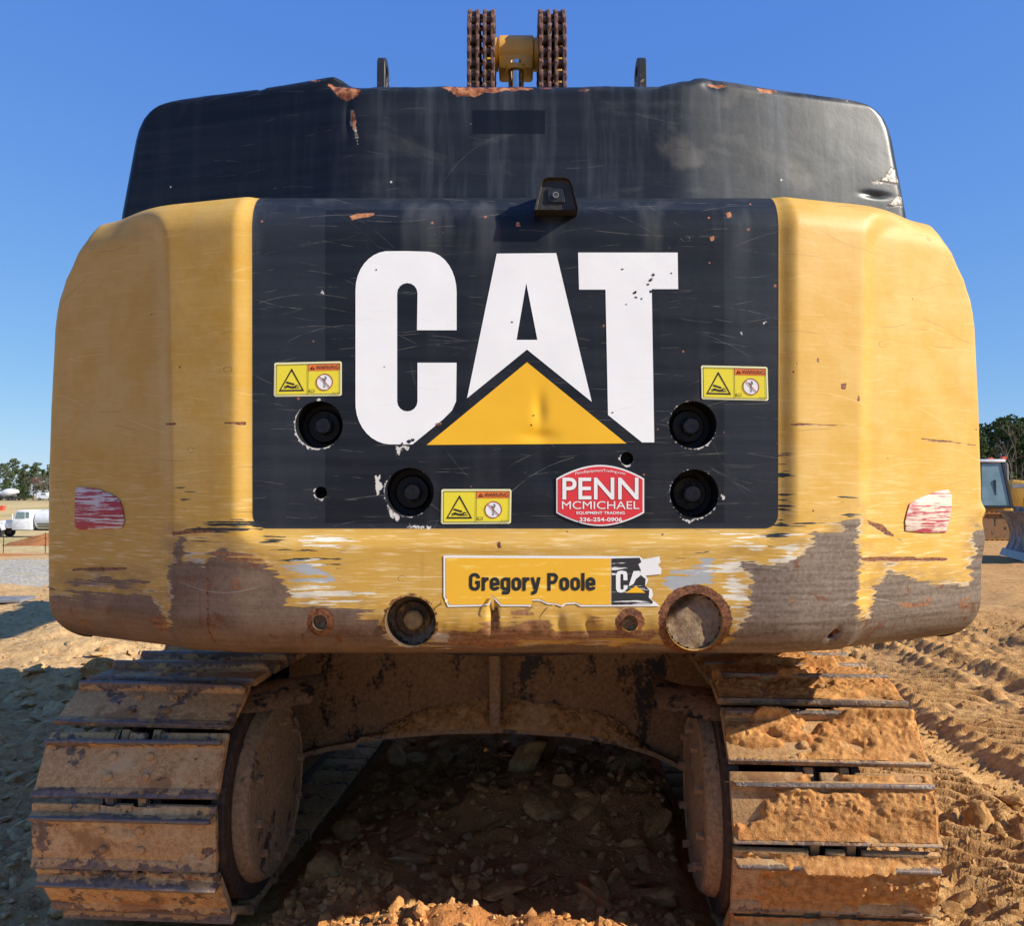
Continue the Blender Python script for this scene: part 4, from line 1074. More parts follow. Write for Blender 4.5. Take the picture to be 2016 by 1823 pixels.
_wz = np.vstack([[0.5, _wz[0, 1]], _wz, [3.2, _wz[-1, 1] - 0.12]])
def wid(z): return np.interp(z, _wz[:, 0], _wz[:, 1])
def up_edge(z): return 0.842 * K + 0.014 * (z - 1.65) / 1.1
def panel_sd(x, z):
    """distance inside the black panel (open at the top), corner radius 45 mm"""
    r = 0.045
    a = up_edge(z) - np.abs(x - XC); b = z - Z_PB
    d = np.minimum(a, b)
    inside_corner = (a < r) & (b < r)
    return np.where(inside_corner, r - np.hypot(r - a, r - b), d)
def theta0(u):
    return R(9) * sstep(u, 0.86 * K, 0.92 * K) + R(17) * sstep(u, 1.09 * K, 1.17 * K)
def bodyF(x, z, fine=True):
    x = np.asarray(x, float); z = np.asarray(z, float)
    u = np.abs(x - XC)
    ur = 1.10 * K + 0.045 * (z - 1.45) / 1.2
    k = 0.02
    sp = lambda q: np.where(q > 0.15, q, k * np.log1p(np.exp(np.clip(q / k, -40, 40))))     # soft ramp
    L = BASE_Y + 0.28 * sp(u - 0.885 * K)
    E = 0.024 * sstep(u, ur + 0.0, ur + 0.07) + 0.27 * sp(u - ur - 0.04)
    a_ = u - ur + 0.01; c_ = Z_T0 + RT - 0.045 - z; rr_ = 0.19
    sd_ = np.where((a_ < rr_) & (c_ < rr_), rr_ - np.hypot(rr_ - a_, rr_ - c_), np.minimum(a_, c_))
    b = 1 - (1 - sstep(sd_, -0.03, 0.05)) * (1 - sstep(u, 1.20 * K, 1.48 * K))
    Y = L + E * b
    Y = Y + RECESS * sstep(panel_sd(x, z), -0.062, 0.006)
    if fine:
        flat_ = np.where((np.abs(x - at(1087, 1145, BASE_Y).x) < 0.40) & (z > at(1087, 1200, BASE_Y).z) & (z < at(1087, 1086, BASE_Y).z), 0.0, 1.0)
        Y = Y + 0.0035 * flat_ * (fbm(x * 3.1, z * 4.3, 3, 61) - 0.5)
        # crumpled plate at the lower edge, gouges, dents
        def dent(px, py, rx, rz, d, rot=0.0, Yp=2.76):
            c = at(px, py, Yp * K); dx = x - c.x; dz = z - c.z
            a = dx * math.cos(rot) + dz * math.sin(rot); bb = -dx * math.sin(rot) + dz * math.cos(rot)
            return d * np.exp(-(a / rx) ** 2 - (bb / rz) ** 2)
        low = np.exp(-((z - at(1008, 1236, 2.76 * K).z) / 0.04) ** 2) * sstep(u, 0.62, 0.45)
        Y = Y + 0.014 * low * (fbm(x * 14, z * 9, 3, 66) - 0.5)
        Y = Y + dent(970, 1215, 0.012, 0.055, 0.016) + dent(1062, 810, 0.018, 0.05, 0.006, 0.0, 2.8) + dent(1062, 860, 0.05, 0.02, 0.006, 0.0, 2.8) + dent(1068, 910, 0.04, 0.06, 0.005, 0, 2.8)
        Y = Y + dent(1648, 1252, 0.022, 0.010, 0.030, 0.7, 2.79) + dent(1100, 1228, 0.02, 0.03, 0.008) + dent(1160, 1235, 0.015, 0.03, 0.008, 0.4) + dent(1020, 1240, 0.03, 0.02, -0.006)
    return Y
def surf(px, py):
    Y = 2.8 * K
    for _ in range(12):
        p = at(px, py, Y); Y = 0.5 * Y + 0.5 * float(bodyF(p.x, p.z, False))
    return at(px, py, Y)

def build_body():
    rc = 0.07
    xf = np.arange(0.0, 1.56 * K, 0.005)                       # half of the rear face
    corner = np.linspace(0, 1, 11)[1:]
    side_y = [0.25, 0.6, 1.0]
    rows = []
    for ph in np.linspace(90, 0, 15): rows.append((Z_B + RB * (1 - math.sin(R(ph))), RB * (1 - math.cos(R(ph)))))
    zz = np.arange(Z_B + RB + 0.005, Z_T0, 0.005)
    rows += [(z, 0.0) for z in zz]
    for ph in np.linspace(4, 84, 18): rows.append((Z_T0 + RT * math.sin(R(ph)), RT * (1 - math.cos(R(ph)))))
    Zr = np.array([r[0] for r in rows]); Or = np.array([r[1] for r in rows])
    ncol = len(xf) + len(corner) + len(side_y)
    half = {}
    for s in (-1, 1):
        PX = np.zeros((len(rows), ncol)); PY = np.zeros_like(PX)
        for i, (z, o) in enumerate(rows):
            w = float(wid(z)); top_ = z > 2.2; xs = w - 0.60 * rc + (0.44 * o if top_ else 0.0)
            x = np.where(xf <= 1.2, xf, 1.2 + (xf - 1.2) * (xs - 1.2) / (xf[-1] - 1.2))
            y = bodyF(XC + s * x, np.full_like(x, z))
            th = theta0(x)
            e = math.atan2(y[-1] - y[-6], x[-1] - x[-6]); e = min(max(e, 0.1), 0.6)
            a = e + corner * (R(87) - e)
            cx = x[-1] + rc * (np.sin(a) - math.sin(e)); cy = y[-1] + rc * (math.cos(e) - np.cos(a))
            sx = [cx[-1] - 0.03 * q for q in side_y]; sy = [cy[-1] + q for q in side_y]
            X_ = np.concatenate([x, cx, sx]); Y_ = np.concatenate([y, cy, sy]); T_ = np.concatenate([th, a, [R(87)] * 3])
            if s > 0:                                       # knocked edge on the right-hand corner
                kn = 0.016 * math.exp(-((z - at(1930, 1006, 3.06 * K).z) / 0.022) ** 2) + 0.014 * math.exp(-((z - at(1930, 1065, 3.06 * K).z) / 0.06) ** 2)
                X_ = X_ + kn * sstep(X_, xs - 0.05, xs + 0.03)
            if top_: T_ = np.minimum(T_, math.asin(0.44))
            PX[i] = XC + s * (X_ - np.sin(T_) * o); PY[i] = Y_ + np.cos(T_) * o
        half[s] = (PX, PY)
    PX = np.concatenate([half[-1][0][:, ::-1], half[1][0][:, 1:]], 1); PY = np.concatenate([half[-1][1][:, ::-1], half[1][1][:, 1:]], 1)
    PZ = np.repeat(Zr[:, None], PX.shape[1], 1)
    # underside and roof
    PX = np.vstack([PX[:1], PX, PX[-1:]]); PZ = np.vstack([PZ[:1], PZ, PZ[-1:] + 0.005]); PY = np.vstack([np.full_like(PY[:1], 4.45), PY, np.full_like(PY[:1], 4.45)])
    nr, nc = PX.shape
    V = np.stack([PX.ravel(), PY.ravel(), PZ.ravel()], 1)
    idx = np.arange(nr * nc).reshape(nr, nc)
    F = np.stack([idx[:-1, :-1].ravel(), idx[:-1, 1:].ravel(), idx[1:, 1:].ravel(), idx[1:, :-1].ravel()], 1)
    # bolt holes cut through the face
    keep = np.ones(len(F), bool); fc = V[F].mean(1); front = fc[:, 1] < 3.2
    for (hx, hz, hr) in HOLES:
        keep &= ~(front & (np.hypot(fc[:, 0] - hx, fc[:, 2] - hz) < hr))
    used_del = np.zeros(len(V), bool); used_del[F[~keep].ravel()] = True
    used_keep = np.zeros(len(V), bool); used_keep[F[keep].ravel()] = True
    rim = np.where(used_del & used_keep)[0]
    for (hx, hz, hr) in HOLES:
        d = np.hypot(V[rim, 0] - hx, V[rim, 2] - hz); I = rim[d < hr + 0.012]; d = np.maximum(d[d < hr + 0.012], 1e-6)
        V[I, 0] = hx + (V[I, 0] - hx) * hr / d; V[I, 2] = hz + (V[I, 2] - hz) * hr / d
    F = F[keep]
    used = np.zeros(len(V), bool); used[F.ravel()] = True
    new = np.cumsum(used) - 1
    return V[used], new[F]

BOLTS = [(628, 836, 47, 'black'), (806, 969, 48, 'black'), (1364, 836, 47, 'black'), (1367, 972, 48, 'black'), (808, 1225, 50, 'dirt'), (1368, 1225, 56, 'full')]
PINS = [(632, 970, 12, 'black'), (1234, 903, 13, 'black'), (630, 1226, 15, 'dirt'), (1240, 1228, 16, 'dirt')]
HOLES = []; HINFO = []
for (px, py, rp, kd) in BOLTS + PINS:
    p = surf(px, py); r = rp / FPX * p.y
    HOLES.append((p.x, p.z, r)); HINFO.append((p, r, kd, rp > 30))

def sdf(X, Z, poly):
    P = np.asarray(poly, float); n = len(P)
    d = np.full(X.shape, 1e9); ins = np.zeros(X.shape, bool)
    for i in range(n):
        a = P[i]; b = P[(i + 1) % n]; e = b - a; L = max(1e-12, e @ e)
        t = np.clip(((X - a[0]) * e[0] + (Z - a[1]) * e[1]) / L, 0, 1)
        d = np.minimum(d, np.hypot(X - a[0] - t * e[0], Z - a[1] - t * e[1]))
        c = ((a[1] > Z) != (b[1] > Z)) & (X < (b[0] - a[0]) * (Z - a[1]) / (b[1] - a[1] + 1e-12) + a[0])
        ins ^= c
    return np.where(ins, d, -d)
def polys(X, Z, lst, fn):
    out = np.full(X.shape, -0.3)
    for pl in lst:
        q = [(p.x, p.z) for p in (fn(*v) for v in pl)]
        q = np.array(q); pad = 0.3
        I = (X > q[:, 0].min() - pad) & (X < q[:, 0].max() + pad) & (Z > q[:, 1].min() - pad) & (Z < q[:, 1].max() + pad)
        if I.any(): out[I] = np.maximum(out[I], sdf(X[I], Z[I], q))
    return out
def rect(x0, y0, x1, y1): return [(x0, y0), (x1, y0), (x1, y1), (x0, y1)]

METAL = [[(60, 1168), (120, 1168), (200, 1165), (300, 1168), (308, 1188), (318, 1226), (336, 1230), (334, 1180), (332, 1120), (345, 1060), (362, 1056), (370, 1100), (400, 1114), (416, 1094), (437, 1082), (482, 1095), (513, 1110), (540, 1128), (562, 1150), (567, 1192), (640, 1196), (700, 1207), (745, 1222), (765, 1266), (900, 1276), (1100, 1270), (1300, 1272), (1310, 1330), (60, 1330)],
         [(1460, 1106), (1519, 1117), (1569, 1098), (1592, 1068), (1603, 1046), (1655, 1044), (1672, 1022), (1690, 1022), (1694, 1120), (1690, 1218), (1712, 1218), (1722, 1150), (1749, 1118), (1793, 1135), (1859, 1145), (1906, 1152), (1913, 1100), (1922, 1040), (1960, 1040), (1960, 1330), (1290, 1330), (1290, 1274), (1430, 1272), (1455, 1233), (1478, 1190), (1480, 1150)],
         [(128, 1150), (200, 1142), (290, 1148), (285, 1156), (200, 1152), (130, 1158)]]
WHITE = [[(572, 1156), (600, 1150), (690, 1160), (735, 1172), (700, 1186), (574, 1188)], [(1408, 1108), (1448, 1100), (1474, 1150), (1474, 1192), (1450, 1230), (1442, 1198), (1424, 1160)],
         [(1560, 1060), (1588, 1050), (1588, 1066), (1566, 1100), (1572, 1118), (1538, 1120), (1520, 1104)], [(850, 1256), (900, 1250), (905, 1262), (860, 1272)], [(610, 1098), (632, 1096), (640, 1130), (614, 1132)], [(1436, 1070), (1500, 1068), (1500, 1078), (1440, 1080)],
         [(1330, 1118), (1400, 1122), (1400, 1130), (1330, 1128)], [(600, 1070), (690, 1066), (700, 1073), (600, 1076)]]
GREY = [[(552, 1114), (606, 1104), (640, 1102), (660, 1140), (600, 1148), (566, 1136)], [(1310, 1112), (1400, 1092), (1414, 1120), (1400, 1152), (1310, 1150)], [(360, 1086), (412, 1100), (400, 1112), (366, 1108)]]
SMEAR = [[(375, 1022), (482, 1014), (492, 1058), (375, 1058)], [(560, 1090), (640, 1082), (650, 1106), (560, 1106)], [(648, 1088), (676, 1088), (680, 1126), (655, 1130)], [(1536, 910), (1548, 910), (1552, 1000), (1546, 1052), (1512, 1068), (1528, 1030)],
         [(502, 1008), (520, 1044), (548, 1064), (522, 1066), (488, 1022)], [(1660, 990), (1676, 990), (1690, 1036), (1666, 1036)], [(1560, 1028), (1600, 1020), (1604, 1036), (1562, 1042)], [(620, 1160), (670, 1156), (690, 1176), (620, 1178)], [(1330, 1090), (1396, 1084), (1396, 1092), (1330, 1098)], [(356, 978), (366, 978), (366, 1004), (357, 1004)]]
RUST = [[(140, 1119), (200, 1114), (256, 1117), (250, 1124), (142, 1125)], [(1690, 1099), (1800, 1096), (1865, 1099), (1863, 1105), (1700, 1106)], rect(326, 831, 346, 838), rect(440, 831, 484, 838), [(1540, 835), (1560, 831), (1630, 833), (1692, 839), (1655, 842), (1560, 839)],
        [(1810, 861), (1860, 867), (1922, 875), (1922, 880), (1860, 872), (1815, 866)], [(1655, 757), (1666, 754), (1664, 767), (1656, 767)], [(1687, 778), (1694, 776), (1692, 792), (1687, 791)], [(1606, 705), (1613, 704), (1612, 717), (1608, 717)], [(1566, 708), (1570, 706), (1570, 718), (1566, 718)],
        [(404, 1136), (410, 1134), (412, 1150), (411, 1170), (413, 1248), (421, 1276), (415, 1278), (407, 1250), (405, 1165)], [(336, 1046), (420, 1044), (420, 1050), (340, 1054)], [(588, 1240), (594, 1238), (600, 1290), (596, 1290)], [(1640, 1248), (1656, 1238), (1660, 1244), (1644, 1262), (1632, 1266)], [(1706, 1022), (1740, 1036), (1770, 1062), (1780, 1066), (1744, 1054), (1708, 1030)], [(966, 1200), (980, 1190), (986, 1220), (980, 1246), (968, 1240)], [(975, 1070), (984, 1068), (990, 1080), (980, 1082)]]
ORANGE = [[(686, 424), (700, 417), (736, 415), (738, 423), (712, 428), (692, 433)], [(1014, 436), (1024, 434), (1026, 446), (1016, 446)], [(1428, 416), (1440, 412), (1446, 422), (1434, 428)], [(1397, 466), (1406, 463), (1407, 474), (1399, 476)], [(1480, 392), (1486, 391), (1486, 397), (1481, 398)], [(862, 829), (872, 832), (866, 842)]]
CHIP = [[(738, 938), (748, 934), (752, 960), (744, 974), (738, 966)], [(762, 1000), (776, 1008), (792, 1020), (784, 1026), (768, 1018)], [(778, 878), (806, 878), (804, 886), (792, 884), (786, 896), (781, 894)], [(1418, 970), (1428, 976), (1424, 990)], [(1340, 1020), (1370, 1026), (1358, 1032)], [(630, 572), (637, 570), (638, 579), (631, 579)], [(1502, 632), (1508, 630), (1508, 640), (1503, 640)], [(1456, 654), (1461, 652), (1461, 660), (1457, 660)], [(622, 786), (632, 785), (632, 790), (622, 791)], [(800, 1034), (850, 1036), (850, 1041), (800, 1041)]]

RUSTB = [[(143, 1205), (158, 1200), (162, 1222), (180, 1250), (172, 1250), (150, 1228)], [(296, 1215), (318, 1200), (330, 1225), (322, 1254), (302, 1245)], [(446, 1134), (478, 1128), (484, 1164), (456, 1170)], [(1545, 1172), (1566, 1164), (1573, 1194), (1552, 1204)], [(116, 1174), (138, 1168), (142, 1186), (120, 1192)], [(1769, 1186), (1800, 1178), (1840, 1176), (1830, 1196), (1785, 1206)], [(1886, 1180), (1912, 1176), (1912, 1204), (1890, 1206)], [(880, 1236), (930, 1232), (960, 1210), (1000, 1230), (1080, 1215), (1100, 1235), (1180, 1225), (1290, 1240), (1290, 1275), (880, 1275)], [(420, 1085), (520, 1090), (560, 1130), (440, 1110)], [(1000, 1200), (1050, 1196), (1060, 1216), (1010, 1220)], [(1150, 1200), (1230, 1198), (1230, 1214), (1160, 1218)]]
def body_part():
    V, F = build_body()
    me = fast_mesh('counterweight', V, F); smooth(me, 50)
    X, Y, Z = V[:, 0].astype(float), V[:, 1].astype(float), V[:, 2].astype(float)
    up = sstep(Z, Z_T0 - 0.16, Z_T0 + 0.02)
    fattr(me, 'blk', np.where(Y < 3.4, panel_sd(X, Z), -0.2))
    fattr(me, 'metal', polys(X, Z, METAL, surf)); fattr(me, 'white', polys(X, Z, WHITE, surf) - 0.012)
    fattr(me, 'grey', polys(X, Z, GREY, surf) - 0.004); fattr(me, 'smear', polys(X, Z, SMEAR, surf) - 0.012)
    rust = polys(X, Z, RUST, surf); chip = polys(X, Z, CHIP, surf)
    for (p, r, kd, big) in HINFO:
        d = np.hypot(X - p.x, Z - p.z); a = np.arctan2(Z - p.z, X - p.x)
        if kd == 'black':
            ring = 0.004 - np.abs(d - r) + 0.006 * (vnoise(a * 2.2 + p.x * 40, a * 0 + 3, None, 5) - 0.55)
            ring = ring - 0.006 * sstep(np.cos(a - R(225)), 0.5, -0.5)
            chip = np.maximum(chip, np.where(d < r + 0.03, ring, -0.3))
        elif kd == 'full': rust = np.maximum(rust, 0.016 - np.abs(d - r - 0.012))
        elif kd == 'dirt': rust = np.maximum(rust, (0.012 if not big else 0.0045) - np.abs(d - r - (0.010 if not big else 0.003)))
    fattr(me, 'rust', rust); fattr(me, 'chip', chip)
    fattr(me, 'orange', polys(X, Z, ORANGE, surf)); fattr(me, 'rustb', polys(X, Z, RUSTB, surf))
    fattr(me, 'rub', np.clip(0.12 + 0.88 * sstep(Z, 1.95, 1.5), 0, 1)); fattr(me, 'dusty', np.clip(up + 0.25, 0, 1))
    fattr(me, 'brown', 0.25 + 0.75 * (1 - sstep(X, -0.5, 0.4))); fattr(me, 'plate', polys(X, Z, [rect(640, 409, 1426, 1030)], surf))
    return mobj('counterweight', me, MT['body'], EX)
CW = body_part()

# ---- bolts sunk in the counterweight
MT['port'] = mat_soil('port_dirt', (0.16, 0.105, 0.06), (0.30, 0.21, 0.13), (0.22, 0.17, 0.13), 3.0, 0.01)
def hexhead(m, c, r, h, rot=0.2):
    m.lathe([(0, -h * 1.0), (r * 0.78, -h), (r * 0.95, -h * 0.85)], c, (0, 1, 0), 24)
    m.cyl((c[0], c[1] - h * 0.86, c[2]), (c[0], c[1] + 0.01, c[2]), r, r, 6, True, rot)
MT['hole'] = mat_grime('recess_paint', (0.008, 0.009, 0.011), (0.05, 0.04, 0.03), 0.35)
MT['hole_y'] = mat_grime('recess_yellow', (0.38, 0.22, 0.06), (0.10, 0.06, 0.035), 0.5)
MT['bolt'] = simple('worn_bolt', (0.022, 0.024, 0.027), 0.4, 0.3, 0.5, 60, 0.4)
MT['bolt_y'] = simple('dusty_yellow_bolt', (0.28, 0.165, 0.055), 0.7, 0, 0.3, 40, 0.3)
for i, (p, r, kd, big) in enumerate(HINFO):
    y0 = float(bodyF(p.x, p.z, False)); c = (p.x, y0, p.z)
    dm = MT['hole'] if kd == 'black' else MT['hole_y']
    dp = 0.10 if big else 0.07
    m = MB(); m.lathe([(r * 1.0, -0.0005), (r * 0.985, 0.006), (r * 0.98, dp), (0.0, dp + 0.001)], c, (0, 1, 0), 48)
    m.build('bolt_recess', dm, CW, sm=40)
    if big and kd != 'full':
        m = MB(); m.lathe([(r * 0.72, dp - 0.002), (r * 0.72, dp - 0.02), (r * 0.66, dp - 0.026), (r * 0.3, dp - 0.027)], c, (0, 1, 0), 40); m.build('washer', dm if kd == 'dirt' else MT['hole'], CW, sm=40)
        m = MB(); hexhead(m, (c[0] + 0.004, c[1] + dp - 0.027, c[2]), r * 0.40, 0.034, 0.3 + i * 0.37); m.build('hex_bolt', MT['bolt_y'] if kd == 'dirt' else MT['bolt'], CW, sm=30)
    if kd != 'black':
        # dirt lying in the recess
        a = np.linspace(-1, 1, 26); U, W = np.meshgrid(a, a); Q = np.hypot(U, W)
        full = 1.0 if kd == 'full' or not big else 0.0
        dep = (0.018 if kd == 'full' else 0.02) if full else dp - 0.005 - 0.10 * np.clip((-W * 0.75 + U * 0.5) - 0.35, 0, 1)
        dep = dep + 0.016 * (fbm(U * 3 + i, W * 3, 4, 9 + i) - 0.5) + (0.05 * sstep(W * 0.8 - U * 0.7, 0.55, 0.9) if kd == 'full' else 0)
        P = np.stack([c[0] + U.ravel() * r * 0.97, c[1] + (dep * np.ones_like(U)).ravel(), c[2] + W.ravel() * r * 0.97], 1)
        idx = np.arange(26 * 26).reshape(26, 26); Fq = np.stack([idx[:-1, :-1].ravel(), idx[:-1, 1:].ravel(), idx[1:, 1:].ravel(), idx[1:, :-1].ravel()], 1)
        Fq = Fq[Q.ravel()[Fq].max(1) <= 1.02]
        me = fast_mesh('packed_dirt', P, Fq); smooth(me, 40); mobj('packed_dirt', me, MT['port'], CW)

# ---- big letters and triangle
def plane(Yp, eps): return lambda u, v: tuple(at(u, v, Yp - eps))
def panel_fn(eps):
    def f(px, py):
        p = surf(px, py)
        return (p.x, float(bodyF(p.x, p.z)) - eps, p.z)
    return f
def arcpts(cx, cy, rx, ry, a0, a1, n=10): return [(cx + rx * math.cos(R(a)), cy - ry * math.sin(R(a))) for a in np.linspace(a0, a1, n)]
def sheet(name, poly, mat, parent, eps, holes=(), fn=None):
    """decal laid on the panel: flat film, triangulated finely enough to follow the dents"""
    m = MB(); m.flat(poly, fn or plane(PANEL_Y, eps), holes)
    return m.build(name, mat, parent, recalc=False)
def film(name, poly, mat, parent, eps, step=6, holes=()):
    """film conforming to the dented surface: clipped grid"""
    P = np.array(poly, float); x0, y0 = P.min(0); x1, y1 = P.max(0)
    bm = bmesh.new()
    loops = [list(poly)] + [list(h) for h in holes]
    flat = [p for l in loops for p in l]
    vs = [bm.verts.new((p[0], p[1], 0)) for p in flat]
    for t in tessellate_polygon([[Vector((p[0], p[1], 0)) for p in l] for l in loops]):
        try: bm.faces.new([vs[i] for i in t])
        except ValueError: pass
    for x in np.arange(x0 + step, x1, step): bmesh.ops.bisect_plane(bm, geom=bm.verts[:] + bm.edges[:] + bm.faces[:], plane_co=(x, 0, 0), plane_no=(1, 0, 0))
    for y in np.arange(y0 + step, y1, step): bmesh.ops.bisect_plane(bm, geom=bm.verts[:] + bm.edges[:] + bm.faces[:], plane_co=(0, y, 0), plane_no=(0, 1, 0))
    bm.verts.ensure_lookup_table()
    q = np.array([v.co[:2] for v in bm.verts])
    pts = [at(a, b, PANEL_Y) for a, b in q]
    for _ in range(4):
        Ys = bodyF(np.array([p.x for p in pts]), np.array([p.z for p in pts]))
        pts = [at(a, b, y) for (a, b), y in zip(q, Ys)]
    for v, p, y in zip(bm.verts, pts, Ys): v.co = (p.x, y - eps, p.z)
    me = bpy.data.meshes.new(name); bm.to_mesh(me); bm.free(); smooth(me, 60)
    return mobj(name, me, mat, parent)
LET = setp(empty('brand_lettering', (0, 4.8, 0), parent=EX, worldspace=True), 'big white letters CAT over a yellow triangle')
LET.location = (0, 4.8, 0); LET.matrix_parent_inverse = PINV[EX.name]
C_out = [(899, 650), (899, 575)] + arcpts(840, 575, 59, 80, 10, 85, 8) + [(800, 494)] + arcpts(765, 570, 65, 76, 95, 180, 9) + [(700, 790)] + arcpts(770, 795, 70, 80, 185, 268, 9) + [(812, 875), (872, 826), (890, 808), (898, 790), (899, 714), (822, 714), (822, 790)] + arcpts(802, 790, 20, 20, 0, -180, 9) + [(782, 577)] + arcpts(802, 577, 20, 20, 180, 0, 9) + [(821, 650)]
film('letter_c', C_out, MT['d_white'], LET, 0.0012, 14)
film('letter_a', [(978, 499), (1095, 498), (1165, 791), (1037.5, 688), (919.5, 784)], MT['d_white'], LET, 0.0012, 14, [[(1036, 557), (1017, 669), (1058, 669)]])
film('letter_t', [(1138, 497), (1334, 497), (1335, 569), (1283, 569), (1288, 871), (1264, 871), (1197, 817), (1192, 570), (1140, 570)], MT['d_white'], LET, 0.0012, 14)
film('yellow_triangle', [(1037.5, 713), (1233, 873), (840, 876)], MT['d_yellow'], LET, 0.0012, 5)

def chip(px, py, r, seed, mat='black'):
    q = random.Random(seed); n = 9
    film('decal_chip', [(px + r * q.uniform(0.4, 1.2) * math.cos(2 * math.pi * i / n), py + r * q.uniform(0.3, 0.9) * math.sin(2 * math.pi * i / n)) for i in range(n)], MT[mat], LET, 0.0019, 30)
for i, (px, py, r) in enumerate([(1225, 530, 2.6), (1286, 541, 4.5), (1280, 552, 4), (1276, 560, 3.5), (1250, 576, 4.5), (1252, 585, 3), (1263, 588, 2.6), (1281, 574, 5), (1322, 538, 2.6), (1008, 634, 3), (805, 869, 6), (812, 866, 5), (792, 873, 3), (757, 722, 2), (1233, 599, 2.2), (1050, 818, 2.5), (1046, 837, 2.6)]): chip(px, py, r, i)
for i, (px, py, r) in enumerate([(741, 531, 2.4), (862, 835, 4.5), (1283, 548, 2.6), (1206, 812, 2.5)]): chip(px, py, r, 50 + i, 'rustgrille')
# ---- warning stickers
def bil(c):
    (ax, ay), (bx, by), (cx, cy), (dx, dy) = c
    return lambda u, v: ((ax * (1 - u) + bx * u) * (1 - v) + (dx * (1 - u) + cx * u) * v, (ay * (1 - u) + by * u) * (1 - v) + (dy * (1 - u) + cy * u) * v)
def rrect(u0, v0, u1, v1, ru, rv):
    p = []
    for (cu, cv, a0) in ((u1 - ru, v0 + rv, 90), (u0 + ru, v0 + rv, 180), (u0 + ru, v1 - rv, 270), (u1 - ru, v1 - rv, 360)):
        for a in np.linspace(a0 - 90, a0, 5): p.append((cu + ru * math.cos(R(a)), cv - rv * math.sin(R(a))))
    return p[::1]
def sticker_text(name, s, mp, u0, v0, u1, v1, eps, mat, parent, bold=0.02, bend=0.0, Yp=PANEL_Y):
    t, f = text_pts(s, bold)
    m = MB(); m.add([tuple(at(*mp(u0 + (u1 - u0) * a, v1 + (v0 - v1) * b + bend * ((a - 0.5) ** 2) * 4), Yp - eps)) for a, b in t], f)
    return m.build(name, mat, parent, recalc=False)
def warning(c, label):
    mp = bil(c); E = 0.0021
    def sh(name, poly, mat, par, k, holes=()):
        m = MB(); m.flat(poly, lambda u, v: tuple(at(*mp(u, v), PANEL_Y - E - 0.0007 * k)), holes); return m.build(name, MT[mat], par, recalc=False)
    S = sh('warning_sticker', rrect(0, 0, 1, 1, 0.03, 0.06), 's_pale', EX, 0); S['label'] = label
    def r_(a, b, c_, d): return [(a, b), (c_, b), (c_, d), (a, d)]
    sh('yellow_field', r_(0.035, 0.065, 0.97, 0.94), 's_yellow', S, 1)
    sh('orange_header', r_(0.503, 0.065, 0.97, 0.26), 's_orange', S, 2)
    sh('frame_line', r_(0.03, 0.055, 0.975, 0.95), 's_dark', S, 3, [r_(0.037, 0.07, 0.968, 0.935)])
    sh('divider_line', r_(0.4965, 0.07, 0.5035, 0.935), 's_dark', S, 3)
    sh('hazard_triangle', [(0.26, 0.17), (0.447, 0.845), (0.073, 0.845)], 's_dark', S, 2, [[(0.26, 0.255), (0.417, 0.80), (0.103, 0.80)]])
    sh('falling_weight_symbol', [(0.185, 0.555), (0.305, 0.625), (0.298, 0.675), (0.175, 0.60)], 's_dark', S, 2)
    sh('lying_person_symbol', [(0.15, 0.70), (0.20, 0.66), (0.25, 0.70), (0.30, 0.70), (0.325, 0.655), (0.365, 0.68), (0.363, 0.70), (0.335, 0.69), (0.32, 0.725), (0.38, 0.735), (0.38, 0.755), (0.27, 0.765), (0.205, 0.735), (0.155, 0.77), (0.148, 0.75), (0.20, 0.705), (0.155, 0.725)], 's_dark', S, 2)
    sh('alert_triangle', [(0.565, 0.11), (0.603, 0.225), (0.527, 0.225)], 's_dark', S, 3); sh('alert_mark', [(0.560, 0.145), (0.570, 0.145), (0.567, 0.21), (0.563, 0.21)], 's_orange', S, 4)
    circ = lambda r: [(0.745 + r * 0.505 * math.cos(R(a)), 0.595 + r * math.sin(R(a))) for a in range(0, 360, 12)]
    sh('prohibition_disc', circ(0.235), 's_white', S, 2); sh('prohibition_ring', circ(0.245), 's_red', S, 3, [circ(0.222)])
    sh('wrench_symbol', [(0.732, 0.74), (0.732, 0.55), (0.715, 0.50), (0.718, 0.46), (0.735, 0.50), (0.752, 0.49), (0.752, 0.44), (0.742, 0.42), (0.765, 0.43), (0.778, 0.47), (0.772, 0.52), (0.758, 0.55), (0.757, 0.74), (0.745, 0.765)], 's_grey', S, 3, [[(0.738, 0.73), (0.738, 0.56), (0.751, 0.56), (0.750, 0.73)]])
    sh('prohibition_bar', [(0.662, 0.44), (0.672, 0.425), (0.832, 0.745), (0.822, 0.765)], 's_red', S, 4)
    sh('book_symbol', r_(0.515, 0.80, 0.60, 0.89), 's_olive', S, 2); sh('book_pages', r_(0.535, 0.815, 0.555, 0.87), 's_yellow', S, 3); sh('book_pages', r_(0.562, 0.815, 0.582, 0.87), 's_yellow', S, 3)
    sticker_text('warning_text', 'WARNING', mp, 0.615, 0.105, 0.955, 0.225, E + 0.0028, MT['s_dark'], S, 0.008)
    sticker_text('part_number', '381-2198 1', mp, 0.86, 0.895, 0.96, 0.925, E + 0.0028, MT['s_dark'], S, 0.01)
warning([(540, 714), (673, 711), (673, 779), (539, 781)], 'yellow and orange warning sticker upper left, above a bolt')
warning([(1380, 719), (1511, 722), (1513, 789), (1381, 786)], 'yellow and orange warning sticker upper right, above a bolt')
warning([(869, 963), (1007, 963), (1006, 1031), (868, 1032)], 'yellow and orange warning sticker low in the middle')

